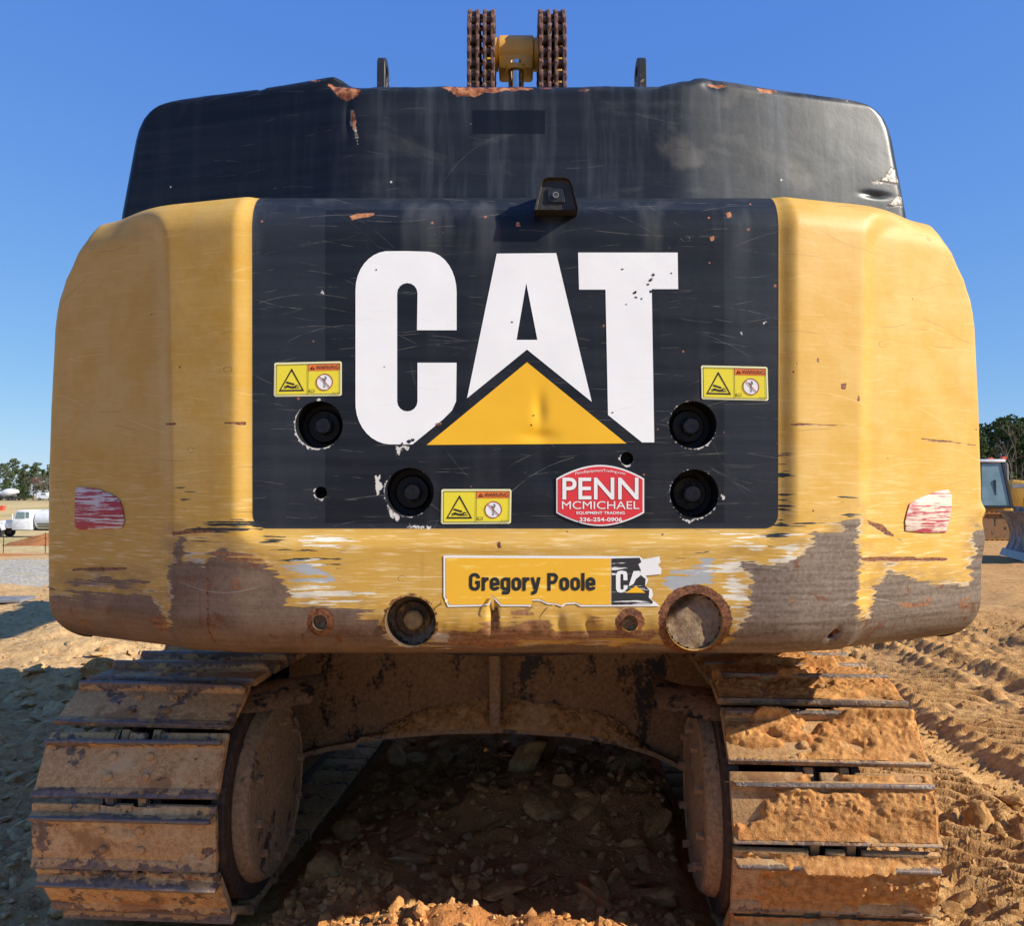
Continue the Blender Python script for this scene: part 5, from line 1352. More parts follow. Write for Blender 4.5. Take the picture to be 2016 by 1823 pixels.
# ---- red dealer sticker
def penn():
    cx, cy = 1181.8, 976.0
    def outline(g):
        hw = 86.8 + g; top = 61 + g; bot = 60 + g; hs = 34 + g * 0.6
        p = [(cx + hw * t, cy - (hs + (top - hs) * math.cos(t * math.pi / 2) ** 0.9)) for t in np.linspace(-1, 1, 21)]
        p += [(cx + hw * t, cy + (hs + (bot - hs) * math.cos(t * math.pi / 2) ** 0.9)) for t in np.linspace(1, -1, 21)]
        return p
    S = sheet('dealer_sticker', outline(1.6), MT['p_edge'], EX, 0.0025); S['label'] = 'red and white dealer sticker PENN MCMICHAEL'
    sheet('white_border', outline(-0.4), MT['s_white'], S, 0.0034); sheet('red_field', outline(-3.4), MT['p_red'], S, 0.0042)
    mp = lambda u, v: (1082.2 + 0.10254 * u, 899.8 + 0.10254 * v); E = 0.0052
    for s, u0, v0, u1, v1, bo in (('PENN', 245, 395, 1705, 815, 0.012), ('MCMICHAEL', 235, 850, 1720, 1000, 0.0), ('EQUIPMENT TRADING', 515, 1045, 1440, 1110, 0.02), ('336-254-0906', 570, 1160, 1390, 1240, 0.025)):
        sticker_text('lettering', s, mp, u0, v0, u1, v1, E, MT['s_white'], S, bo)
        if v1 - v0 > 200: sticker_text('lettering_shadow', s, mp, u0 + 10, v0 + 10, u1 + 10, v1 + 10, E - 0.0006, MT['s_red'], S, bo + 0.012)
    sticker_text('web_address', 'PennEquipmentTrading.com', mp, 492, 232, 1450, 300, E, MT['s_white'], S, 0.0, 60)
penn()

# ---- scraped dealer strip at the bottom
def strip():
    r = random.Random(3)
    mp = lambda u, v: (851.2 + 0.24126 * u, 1070.1 + 0.24126 * v)
    def pl(eps):
        def f(u, v):
            p = at(*mp(u, v), BASE_Y)
            return (p.x, BASE_Y - eps, p.z)
        return f
    def ragged(p, q, n, a):
        return [(p[0] + (q[0] - p[0]) * i / n + r.uniform(-a, a) * 0.3, p[1] + (q[1] - p[1]) * i / n + r.uniform(-a, a)) for i in range(1, n)]
    bot = [(1858, 512), (1210, 515), (1170, 492), (1090, 496), (1060, 517), (1010, 500), (940, 496), (880, 468), (815, 466), (800, 512), (560, 512), (520, 470), (487, 428), (470, 500), (385, 512), (128, 518), (92, 430)]
    def sub(poly, st=40):
        o = []
        for i in range(len(poly)):
            a, b = poly[i], poly[(i + 1) % len(poly)]; n = max(1, int(math.hypot(b[0] - a[0], b[1] - a[1]) / st))
            o += [(a[0] + (b[0] - a[0]) * k / n, a[1] + (b[1] - a[1]) * k / n) for k in range(n)]
        return o
    edge = [(1690, 104), (1720, 128), (1790, 118), (1850, 104), (1862, 150), (1840, 175), (1868, 205), (1866, 250), (1740, 262), (1760, 300), (1735, 350), (1790, 372), (1800, 420), (1785, 455), (1820, 480)]
    S = MB(); S.flat([(92, 97)] + edge + bot, pl(0.0022)); S = S.build('dealer_strip', MT['s_white'], EX, recalc=False); S['label'] = 'torn yellow dealer strip reading Gregory Poole'
    b2 = [(1455, 500), (1212, 500), (1170, 478), (1090, 482), (1060, 503), (1010, 486), (940, 482), (880, 454), (822, 454), (806, 498), (566, 498), (530, 456), (487, 416), (462, 490), (385, 498), (140, 500), (112, 430)]
    m = MB(); m.flat([(112, 116), (1455, 122)] + b2, pl(0.0030)); m.build('yellow_field', MT['g_yellow'], S, recalc=False)
    m = MB(); m.flat([(1462, 122), (1690, 116), (1705, 150), (1680, 170), (1700, 215), (1690, 250), (1740, 290), (1735, 345), (1770, 380), (1765, 440), (1800, 475), (1790, 498), (1462, 500)], pl(0.0030)); m.build('black_square', MT['g_black'], S, recalc=False)
    T = 0.25; h2 = T / 2
    def rr_path(x0, y0, x1, y1, r, n=4):
        p = []
        for cx_, cy_, a0 in ((x1 - r, y1 - r, 0), (x0 + r, y1 - r, 90), (x0 + r, y0 + r, 180), (x1 - r, y0 + r, 270)):
            p += [(cx_ + r * math.cos(R(a0 + 90 * i / n)), cy_ + r * math.sin(R(a0 + 90 * i / n))) for i in range(n + 1)]
        return p                                           # starts at the right, goes anticlockwise over the top
    W1 = 0.72
    def ring(): return rr_path(h2, h2, W1 - h2, 1 - h2, 0.22)
    def closed(p): return p + [p[0]]
    def glyph(c):
        if c == 'o': return [closed(ring())], W1
        if c == 'l': return [[(h2, 0), (h2, 1.32)]], T
        if c == 'r': return [[(h2, 0), (h2, 1.0)], [(h2 + 0.05, 0.62), (h2 + 0.12, 0.80), (h2 + 0.22, 0.87), (0.52, 0.87)]], 0.52
        if c == 'e':
            p = ring(); return [[(W1 - h2, 0.40)] + [(W1 - h2, 0.5)] + p[0:16] + [(W1 - h2 - 0.02, 0.20), (W1 - h2, 0.30)], [(T, 0.49), (W1 - T * 0.8, 0.49)]], W1
        if c == 'g': return [closed(ring()), [(W1 - h2, 0.98), (W1 - h2, -0.02), (W1 - h2 - 0.06, -0.13), (W1 - h2 - 0.16, -0.16), (0.10, -0.16)]], W1
        if c == 'y': return [[(0.11, 1.0), (0.36, 0.12)], [(0.64, 1.0), (0.42, 0.10), (0.34, -0.10), (0.22, -0.16), (0.06, -0.16)]], 0.74
        if c == 'P': return [[(h2, 0), (h2, 1.32)], [(T, 1.32 - h2), (0.50, 1.32 - h2), (0.62, 1.12), (0.685, 1.0), (0.62, 0.76), (0.50, 0.62), (T, 0.62)]], 0.82
        if c == 'G':
            p = rr_path(h2, h2, 0.82 - h2, 1.32 - h2, 0.26); return [[(0.82 - h2, 0.92)] + p[0:15] + [(0.52, h2), (0.62, h2 + 0.05), (0.82 - h2, 0.30), (0.82 - h2, 0.62), (0.46, 0.62)]], 0.85
        return [], 0.33
    m = MB(); x = 0.0; k = 0; sc_ = 110.0; g0 = 300.0; base = 385.0
    for ch in 'Gregory Poole':
        strokes, wch = glyph(ch)
        for p in strokes:
            P = [Vector(q) for q in p]; shut = (P[0] - P[-1]).length < 1e-6; vs = []
            P = [q for i, q in enumerate(P) if i == 0 or (q - P[i - 1]).length > 1e-4]
            g_ = pl(0.0038 + 0.0002 * (k % 3)); k += 1
            for i, q in enumerate(P):
                a = P[i - 1] if i > 0 else (P[-2] if shut else q); b = P[i + 1] if i < len(P) - 1 else (P[1] if shut else q)
                d1 = (q - a).normalized() if (q - a).length > 1e-9 else (b - q).normalized(); d2 = (b - q).normalized() if (b - q).length > 1e-9 else d1
                nn = Vector((-(d1 + d2).y, (d1 + d2).x)).normalized(); w_ = h2 / max(0.6, nn.dot(Vector((-d1.y, d1.x))))
                for s_ in (1, -1):
                    e_ = q + nn * (w_ * s_); vs.append(g_(g0 + (x + e_.x) * sc_, base - e_.y * sc_))
            m.add(vs, [(2 * i, 2 * i + 1, 2 * i + 3, 2 * i + 2) for i in range(len(P) - 1)])
        x += wch + 0.085
    m.build('lettering', MT['g_ink'], S, recalc=False)
    C = [(1590, 300), (1590, 250), (1580, 228), (1545, 220), (1510, 228), (1497, 255), (1497, 370), (1508, 394), (1540, 402), (1566, 390), (1592, 366), (1592, 340), (1560, 340), (1560, 370), (1548, 378), (1533, 370), (1533, 255), (1545, 246), (1557, 255), (1558, 300)]
    m = MB(); m.flat(C, pl(0.0038)); m.build('small_letter_c', MT['s_white'], S, recalc=False)
    m = MB(); m.flat([(1640, 225), (1690, 222), (1695, 262), (1660, 290), (1640, 330), (1600, 350)], pl(0.0038)); m.build('small_letter_a', MT['s_white'], S, recalc=False)
    m = MB(); m.flat([(1660, 345), (1738, 402), (1575, 402)], pl(0.0038)); m.build('small_triangle', MT['d_yellow'], S, recalc=False)
    # curled flaps of torn paint along the lower edge
    for k, (u, v, L, a) in enumerate([(487, 430, 110, 1.45), (870, 470, 50, 1.1), (985, 490, 60, 1.35), (125, 455, 40, 2.4)]):
        du, dv = math.cos(a), math.sin(a); wu, wv = -dv, du
        P = []; n = 6
        for i in range(n):
            t = i / (n - 1); wd = L * 0.16 * (1 - 0.7 * t) * (1 + 0.3 * r.uniform(-1, 1)); lift = 0.007 + 0.010 * math.sin(t * 2.2)
            for s in (-1, 1): P.append(pl(lift)(u + du * L * t + wu * wd * s, v + dv * L * t + wv * wd * s))
        m = MB(); m.add(P, [(2 * i, 2 * i + 1, 2 * i + 3, 2 * i + 2) for i in range(n - 1)]); m.build('paint_flap', MT['yellow'], S, sm=60, recalc=False)
strip()

# ---- red reflectors on the outer faces
def facet_fn(eps):
    def f(px, py):
        p = surf(px, py); return (p.x, float(bodyF(p.x, p.z)) - eps, p.z)
    return f
m = MB(); m.prism([(149, 962), (156, 959), (190, 962), (222, 974), (236, 985), (242, 1000), (246, 1025), (242, 1038), (234, 1041), (160, 1043), (151, 1040), (148, 1030)], lambda u, v, d: facet_fn(d)(u, v), 0.0005, 0.006)
o = m.build('reflector', MT['ref_l'], EX, bevel=0.0018, seg=2, sm=40); o['label'] = 'scraped red reflector on the left corner'
m = MB(); m.prism([(1782, 1045), (1781, 1025), (1786, 1005), (1790, 992), (1810, 980), (1850, 965), (1866, 964), (1872, 972), (1873, 990), (1871, 1010), (1868, 1024), (1862, 1048), (1820, 1049)], lambda u, v, d: facet_fn(d)(u, v), 0.0005, 0.006)
o = m.build('reflector', MT['ref_r'], EX, bevel=0.0018, seg=2, sm=40); o['label'] = 'bleached red and white reflector on the right corner'

# ================================================================== black top section
TXC = at(1012, 250, 2.95 * K).x
TY = 2.905 * K
_tsil = [(232, 416), (258, 268), (264, 246), (274, 226), (288, 212), (304, 203), (330, 196.5), (380, 192)]
_tw = np.array([[at(p, q, 3.12 * K).z, TXC - at(p, q, 3.12 * K).x] for p, q in _tsil]); _tw = np.vstack([[2.0, _tw[0, 1] + 0.05], _tw])
_tt = np.array([[a * K, at(px, py, y * K).z] for a, px, py, y in ((0.0, 1008, 172, 2.96), (0.50, 700, 172, 2.96), (0.56, 670, 166, 2.97), (0.63, 628, 155, 2.99), (0.72, 590, 159, 3.0), (0.95, 480, 174, 3.05), (1.25, 330, 196, 3.14), (1.6, 330, 200, 3.14))])
def topF(x, z):
    u = np.abs(x - TXC); k = 0.018
    q = u - 0.565 * K
    sp = np.where(q > 0.15, q, k * np.log1p(np.exp(np.clip(q / k, -40, 40))))
    Y = TY + 0.27 * sp + 0.06 * (z - 2.80)
    Y = Y + 0.004 * (fbm(x * 2.6, z * 3.3, 3, 71) - 0.5)
    for px, py, rx, rz, d in ((692, 250, 0.012, 0.06, 0.010), (680, 178, 0.05, 0.02, 0.02), (1750, 362, 0.04, 0.008, 0.012), (1400, 172, 0.03, 0.02, 0.012), (930, 178, 0.07, 0.012, 0.006)):
        c = at(px, py, 3.0 * K); Y = Y + d * np.exp(-((x - c.x) / rx) ** 2 - ((z - c.z) / rz) ** 2)
    return Y
def tsurf(px, py):
    Y = 2.95 * K
    for _ in range(12): p = at(px, py, Y); Y = 0.5 * Y + 0.5 * float(topF(np.array(p.x), np.array(p.z)))
    return at(px, py, Y)
def build_top():
    rc = 0.05; rt = 0.035
    xf = np.arange(0, 1.2 * K, 0.006); corner = np.linspace(0, 1, 9)[1:]
    z0 = 2.62
    tr = list(np.linspace(0, 1, 78))
    halves = []
    for s in (-1, 1):
        PX = []; PY = []; PZ = []
        zt_c = np.interp(xf, _tt[:, 0], _tt[:, 1]) + 0.004 * (fbm(xf * 9, xf * 0 + s, 3, 81) - 0.5) * 2
        if s > 0: zt_c = zt_c - 0.010 * np.exp(-((xf - 0.60) / 0.03) ** 2)
        else: zt_c = zt_c - 0.012 * np.exp(-((xf - 0.53) / 0.04) ** 2) - 0.008 * np.exp(-((xf - 0.88) / 0.012) ** 2)
        rws = [(t, 0.0, 0.0) for t in tr] + [(1.0, rt * math.sin(R(ph)), rt * (1 - math.cos(R(ph)))) for ph in np.linspace(10, 90, 9)]
        for t, rise, o in rws:
            zc = z0 + (zt_c - rt - z0) * t + rise
            w = float(np.interp(zc[-1], _tw[:, 0], _tw[:, 1])); xs = w - 0.6 * rc
            x = np.where(xf <= 0.7, xf, 0.7 + (xf - 0.7) * (xs - 0.7) / (xf[-1] - 0.7))
            zr = np.interp(x, xf, zc); y = topF(TXC + s * x, zr) + o
            e = 0.26; a = e + corner * (R(86) - e)
            cx = x[-1] + rc * (np.sin(a) - math.sin(e)); cy = y[-1] + rc * (math.cos(e) - np.cos(a))
            PX.append(np.concatenate([x, cx, [cx[-1] - 0.02, cx[-1] - 0.05]])); PY.append(np.concatenate([y, cy, [cy[-1] + 0.4, 4.5]])); PZ.append(np.concatenate([zr, np.full(len(a) + 2, zr[-1])]))
        by = PY[-1]
        PX.append(PX[-1] * 0.97); PY.append(np.full_like(by, 4.5)); PZ.append(PZ[-1] + 0.0)
        halves.append((TXC + s * np.array(PX), np.array(PY), np.array(PZ)))
    A = [np.concatenate([halves[0][k][:, ::-1], halves[1][k][:, 1:]], 1) for k in range(3)]
    nr, nc = A[0].shape
    V = np.stack([q.ravel() for q in A], 1); idx = np.arange(nr * nc).reshape(nr, nc)
    F = np.stack([idx[:-1, :-1].ravel(), idx[:-1, 1:].ravel(), idx[1:, 1:].ravel(), idx[1:, :-1].ravel()], 1)
    me = fast_mesh('top_cover', V, F); smooth(me, 55)
    X, Y, Z = V[:, 0], V[:, 1], V[:, 2]
    fattr(me, 'dusty', np.clip(0.18 + 0.6 * sstep(X, -0.62, -0.3) + 0.25 * sstep(X, 0.5, 0.7), 0, 1))
    fattr(me, 'plate', polys(X, Z, [rect(930, 216, 1073, 263)], tsurf))
    fattr(me, 'rust', polys(X, Z, [[(648, 166), (712, 172), (708, 188), (690, 196), (662, 190)], [(870, 168), (1000, 168), (1095, 170), (960, 182), (930, 190), (900, 189)], [(1385, 160), (1430, 166), (1425, 174), (1395, 170)], [(1490, 172), (1530, 174), (1520, 182), (1496, 182)], [(691, 216), (698, 216), (702, 252), (696, 256)], [(608, 153), (640, 155), (640, 160), (610, 159)], [(1140, 174), (1160, 175), (1158, 180), (1142, 180)]], tsurf))
    fattr(me, 'white', polys(X, Z, [[(688, 212), (700, 210), (706, 246), (710, 292), (701, 294), (695, 262), (685, 246)], [(1706, 354), (1740, 344), (1752, 318), (1764, 330), (1776, 366), (1720, 366)], [(1748, 398), (1765, 380), (1780, 385), (1780, 412), (1742, 410)], [(683, 200), (690, 200), (688, 206), (683, 206)], [(1488, 178), (1500, 178), (1494, 190)]], tsurf) - 0.006)
    fattr(me, 'crack', polys(X, Z, [[(1714, 352), (1740, 353), (1776, 360), (1778, 366), (1740, 360)], [(1744, 402), (1776, 400), (1780, 406), (1748, 408)]], tsurf) - 0.001)
    return mobj('top_cover', me, MT['top'], EX)
build_top()

# ---- reversing camera on the ledge
def cam_box():
    q = lambda px, py, Y: tuple(at(px, py, Y))
    out = [(1052, 414), (1054, 404), (1064, 364), (1069, 354), (1078, 350), (1111, 350), (1121, 354), (1126, 364), (1136, 404), (1138, 414)]
    m = MB(); n = len(out)
    yF, yB = PANEL_Y - 0.050, 2.92 * K
    W = [at(p[0], p[1], PANEL_Y - 0.04) for p in out]
    cxm = sum(p.x for p in W) / n
    vs = [(p.x, yF, p.z) for p in W] + [(cxm + (p.x - cxm) * 0.93, yF + 0.016, p.z - 0.006 if p.z > W[0].z + 0.01 else p.z) for p in W] + [(p.x, yB, p.z - 0.012) for p in W]
    fs = [(i, i + 1, n + i + 1, n + i) for i in range(n - 1)] + [(i, 2 * n + i, 2 * n + i + 1, i + 1) for i in range(n - 1)] + [tuple(range(n, 2 * n)), (0, n, 2 * n - 1, n - 1), tuple(range(2 * n, 3 * n))[::-1], (0, n - 1, 3 * n - 1, 2 * n)]
    m.add(vs, fs)
    B = m.build('reversing_camera', MT['plastic'], EX, bevel=0.0015, sm=25)
    f = lambda px, py, Y: at(px, py, PANEL_Y - 0.04)
    def rc(name, x0, y0, x1, y1, Y0, Y1, mat):
        a = at(x0, y1, PANEL_Y - 0.04); b = at(x1, y0, PANEL_Y - 0.04); mm = MB(); mm.box((a.x, Y0, a.z), (b.x, Y1, b.z)); return mm.build(name, mat, B, bevel=0.002)
    rc('lens_plate', 1077, 370, 1112, 398, yF + 0.011, yF + 0.03, MT['black'])
    c = at(1094, 384, PANEL_Y - 0.04)
    mm = MB(); mm.lathe([(0.0095, 0.0), (0.0095, -0.006), (0.0062, -0.006), (0.0062, -0.001)], (c.x, yF + 0.0105, c.z), (0, 1, 0), 24); mm.build('lens_ring', MT['slab'], B, sm=40)
    mm = MB(); mm.lathe([(0.0062, 0.0), (0.004, -0.003), (0, -0.004)], (c.x, yF + 0.010, c.z), (0, 1, 0), 20); mm.build('lens', MT['glass'], B, sm=60)
    zt_ = at(1094, 350, PANEL_Y - 0.04).z
    for px, Yb in ((1080, yF + 0.03), (1094, yF + 0.055), (1106, yF + 0.03)):
        x = at(px, 350, PANEL_Y - 0.04).x; mm = MB(); mm.lathe([(0.0085, -0.006), (0.0085, 0.002), (0.006, 0.007), (0, 0.009)], (x, Yb, zt_ - 0.001), (0, 0, 1), 14); mm.build('bolt', MT['black'], B, sm=40)
cam_box()

# ---- lifting eyes
ZTOP = at(1008, 172, 2.96 * K).z
MT['eye'] = mat_worn('chipped_eye_paint', (0.015, 0.016, 0.016), (0.32, 0.17, 0.09), 0.60, (30, 30, 30))
for px in (753, 1262):
    c = at(px, 150, 3.5); z0 = ZTOP - 0.02; z1 = at(px, 112, 3.5).z
    hh = z1 - z0; m = MB()
    out = [(-0.065, 0)] + [(0.065 * math.cos(R(a)) * 1.0, hh - 0.055 + 0.055 * math.sin(R(a))) for a in np.linspace(180, 0, 12)] + [(0.065, 0)]
    hole = [(0.032 * math.cos(R(a)), hh - 0.06 + 0.030 * math.sin(R(a))) for a in range(0, 360, 24)]
    m.prism(out, lambda u, v, d: (c.x + d, 3.52 + u, z0 + v), -0.016, 0.016, [hole])
    m.build('lifting_eye', MT['eye'], EX, bevel=0.003, sm=40)

# ---- chain hoist on top: two double roller chains over sprockets, cylinder between them
HY, HR = 3.76, 0.155
hz = at(1016, 107, HY).z
def chain(px, tilt):
    cx = at(px, 100, HY - HR).x; pitch = 0.0508
    path = []      # angle-free list of (y, z, direction)
    z = ZTOP - 0.06; y = HY - HR
    while z < hz: path.append((y, z, math.pi / 2)); z += pitch
    a = (z - hz) / HR
    while a < math.pi: path.append((HY - HR * math.cos(a), hz + HR * math.sin(a), math.pi / 2 - a)); a += pitch / HR
    z = hz - (a - math.pi) * HR
    while z > ZTOP - 0.06: path.append((HY + HR, z, -math.pi / 2)); z -= pitch
    m = MB()
    for (y, z, d) in path: m.cyl((cx - 0.060, y, z), (cx + 0.060, y, z), 0.0075, None, 8)
    ch = m.build('roller_chain', MT['rustchain'], EX, sm=40)
    ch['label'] = 'rusty double roller chain'
    # one link plate, one roller: shared meshes
    out = []
    for s, cxx in ((1, pitch / 2), (-1, -pitch / 2)):
        for t in np.linspace(-80, 80, 7): out.append((cxx + s * 0.0265 * math.cos(R(t)), s * 0.0265 * math.sin(R(t))))
        out.append((0, s * 0.0225))
    pm = MB(); pm.prism(out, lambda u, v, q: (q, u, v), -0.0052, 0.0052); pme = pm.mesh('link_plate', 0.001, 1, 40); pme.materials.append(MT['rustchain'])
    rm = MB(); rm.cyl((-0.0165, 0, 0), (0.0165, 0, 0), 0.0195, None, 14); rme = rm.mesh('roller', 0.0015, 1, 40); rme.materials.append(MT['roller'])
    for i in range(len(path) - 1):
        (y0, z0, d0), (y1, z1, d1) = path[i], path[i + 1]
        an = math.atan2(z1 - z0, y1 - y0)
        off = 0.0 if i % 2 else 0.0078
        for xx in (-0.0535 + off * 0.9, -0.0125 - off * 0.6, 0.0125 + off * 0.6, 0.0535 - off * 0.9):
            o = mobj('link_plate', pme, None, ch); o.location = (cx + xx, (y0 + y1) / 2, (z0 + z1) / 2); o.rotation_euler = (an, 0, 0)
    for (y, z, d) in path:
        for xx in (-0.033, 0.033):
            o = mobj('roller', rme, None, ch); o.location = (cx + xx, y, z)
    # sprockets
    nt = round(2 * math.pi * HR / pitch)
    for xx in (-0.033, 0.033):
        prof = []
        for k in range(nt):
            for (f, rr) in ((-0.34, -0.030), (-0.10, 0.002), (0.10, 0.002), (0.34, -0.030)):
                t = 2 * math.pi * (k + 0.5 + f) / nt; prof.append(((HR + rr) * math.cos(t), (HR + rr) * math.sin(t)))
        m = MB(); m.prism(prof, lambda u, v, q: (cx + xx + q, HY + u, hz + v), -0.010, 0.010); m.build('sprocket', MT['yellow'], ch, bevel=0.002)
    return cx
xl = chain(947, 0); xr = chain(1088, 0)
xm = at(1016, 100, HY).x
m = MB(); m.lathe([(0, -0.077), (0.072, -0.077), (0.078, -0.072), (0.078, 0.072), (0.072, 0.077), (0, 0.077)], (xm, HY, hz), (1, 0, 0), 40); m.build('sprocket_yoke', MT['yellow'], EX, sm=35)
m = MB(); m.lathe([(0.05, xl + 0.06), (0.05, xr - 0.06)], (0, HY, hz), (1, 0, 0), 24)
for xa, xb in ((xl + 0.058, xm - 0.079), (xm + 0.079, xr - 0.058)): m.lathe([(0.0, xa), (0.07, xa), (0.07, xb), (0.0, xb)], (0, HY, hz), (1, 0, 0), 32)
m.build('sprocket_shaft', MT['yellow'], EX, sm=35)
m = MB(); m.box((xm - 0.075, HY - 0.07, hz - 0.095), (xm + 0.075, HY + 0.07, hz - 0.02)); m.build('yoke_block', MT['yellow'], EX, bevel=0.012, seg=2, sm=40)
m = MB(); m.lathe([(0.048, 0), (0.048, -0.022), (0.036, -0.022)], (xm, HY - 0.045, hz - 0.08), (0, 0, 1), 28); m.build('rod_collar', MT['yellow'], EX, sm=35)
m = MB(); m.cyl((xm, HY - 0.045, ZTOP - 0.1), (xm, HY - 0.045, hz - 0.06), 0.034, None, 28); m.build('cylinder_rod', MT['chrome'], EX, sm=40)
MT['rim_rust'] = mat_worn('rusty_rim_paint', (0.013, 0.014, 0.015), (0.24, 0.10, 0.05), 0.50, (10, 10, 30))
m = MB(); m.lathe([(0.25, 0.004), (0.26, 0.016), (0.285, 0.018), (0.30, 0.010), (0.305, -0.03)], ((xl + xr) / 2 - 0.01, 3.68, ZTOP), (0, 0, 1), 48); m.build('hoist_opening_rim', MT['rim_rust'], EX, sm=35)

# ================================================================== crawler tracks
def shoe_mesh(name, mat):
    m = MB(); hw = 0.355
    m.box((-hw, -0.104, 0.0), (hw, 0.098, 0.030))                                        # plate
    for a, b in ((-hw, -0.094), (-0.034, 0.032), (0.090, hw)): m.box((a, 0.094, 0.002), (b, 0.131, 0.024), 0.3)   # notched edge
    m.hexa([(-hw + 0.004, 0.068, 0.028), (hw - 0.004, 0.068, 0.028), (hw - 0.004, 0.100, 0.028), (-hw + 0.004, 0.100, 0.028),
            (-hw + 0.010, 0.076, 0.066), (hw - 0.010, 0.076, 0.066), (hw - 0.010, 0.093, 0.066), (-hw + 0.010, 0.093, 0.066)], [0.0] * 4 + [1.0] * 4)      # grouser bar
    m.hexa([(-hw - 0.003, -0.136, 0.020), (hw + 0.003, -0.136, 0.020), (hw, -0.098, 0.002), (-hw, -0.098, 0.002),
            (-hw - 0.003, -0.134, 0.043), (hw + 0.003, -0.134, 0.043), (hw, -0.094, 0.032), (-hw, -0.094, 0.032)], [0.7, 0.7, 0, 0, 0.9, 0.9, 0.1, 0.1])  # overlapping lip
    for w in (-0.075, 0.070):
        for t in (0.030, -0.052): m.cyl((w, t, 0.028), (w, t, 0.044), 0.020, 0.017, 6)
    for w in (-0.066, 0.060): m.box((w - 0.016, 0.02, -0.10), (w + 0.016, 0.150, -0.002))    # link lug seen through the notch
    m.v = [(a, t * 0.905, n_) for a, t, n_ in m.v]
    me = m.mesh(name, 0.004, 2, 40, wear=True); me.materials.append(mat); return me
def mud_patch(seed, cover, thick):
    """clay packed on one shoe between the grouser bar and the lip"""
    nx_, nt_ = 120, 44
    w = np.linspace(-0.352, 0.352, nx_); t = np.linspace(-0.118, 0.125, nt_); W, T = np.meshgrid(w, t)
    n1 = fbm(W * 7 + seed * 3.1, T * 9 + seed, 4, seed); n2 = 0.6 * fbm(W * 22, T * 22, 4, seed + 4, 0.6) + 0.4 * np.abs(fbm(W * 55, T * 55, 3, seed + 6, 0.6) - 0.5) * 2
    base = 0.030 - 0.008 * sstep(T, 0.094, 0.10) + 0.030 * np.exp(-((T - 0.084) / 0.012) ** 2) * 0.2
    cov = sstep(n1 + 0.25 * (cover - 0.5) * 2 + 0.10 * (W / 0.35), 0.42, 0.60)
    bowl = 0.35 + 0.65 * np.exp(-((T - 0.02) / 0.075) ** 2)
    h = base - 0.007 + cov * (0.009 + thick * bowl * (0.35 + 1.1 * n2)) - 0.010 * (np.abs(W) > 0.345)
    h = h + cov * 0.034 * np.exp(-((T - 0.084) / 0.022) ** 2) * sstep(n1, 0.50, 0.66) * min(1.0, thick / 0.02)
    V = np.stack([W.ravel(), T.ravel() * 0.905, h.ravel()], 1); idx = np.arange(nx_ * nt_).reshape(nt_, nx_)
    F = np.stack([idx[:-1, :-1].ravel(), idx[:-1, 1:].ravel(), idx[1:, 1:].ravel(), idx[1:, :-1].ravel()], 1)
    keep = cov.ravel()[F].max(1) > 0.02
    me = fast_mesh('packed_mud', V, F[keep]); smooth(me, 50); return me
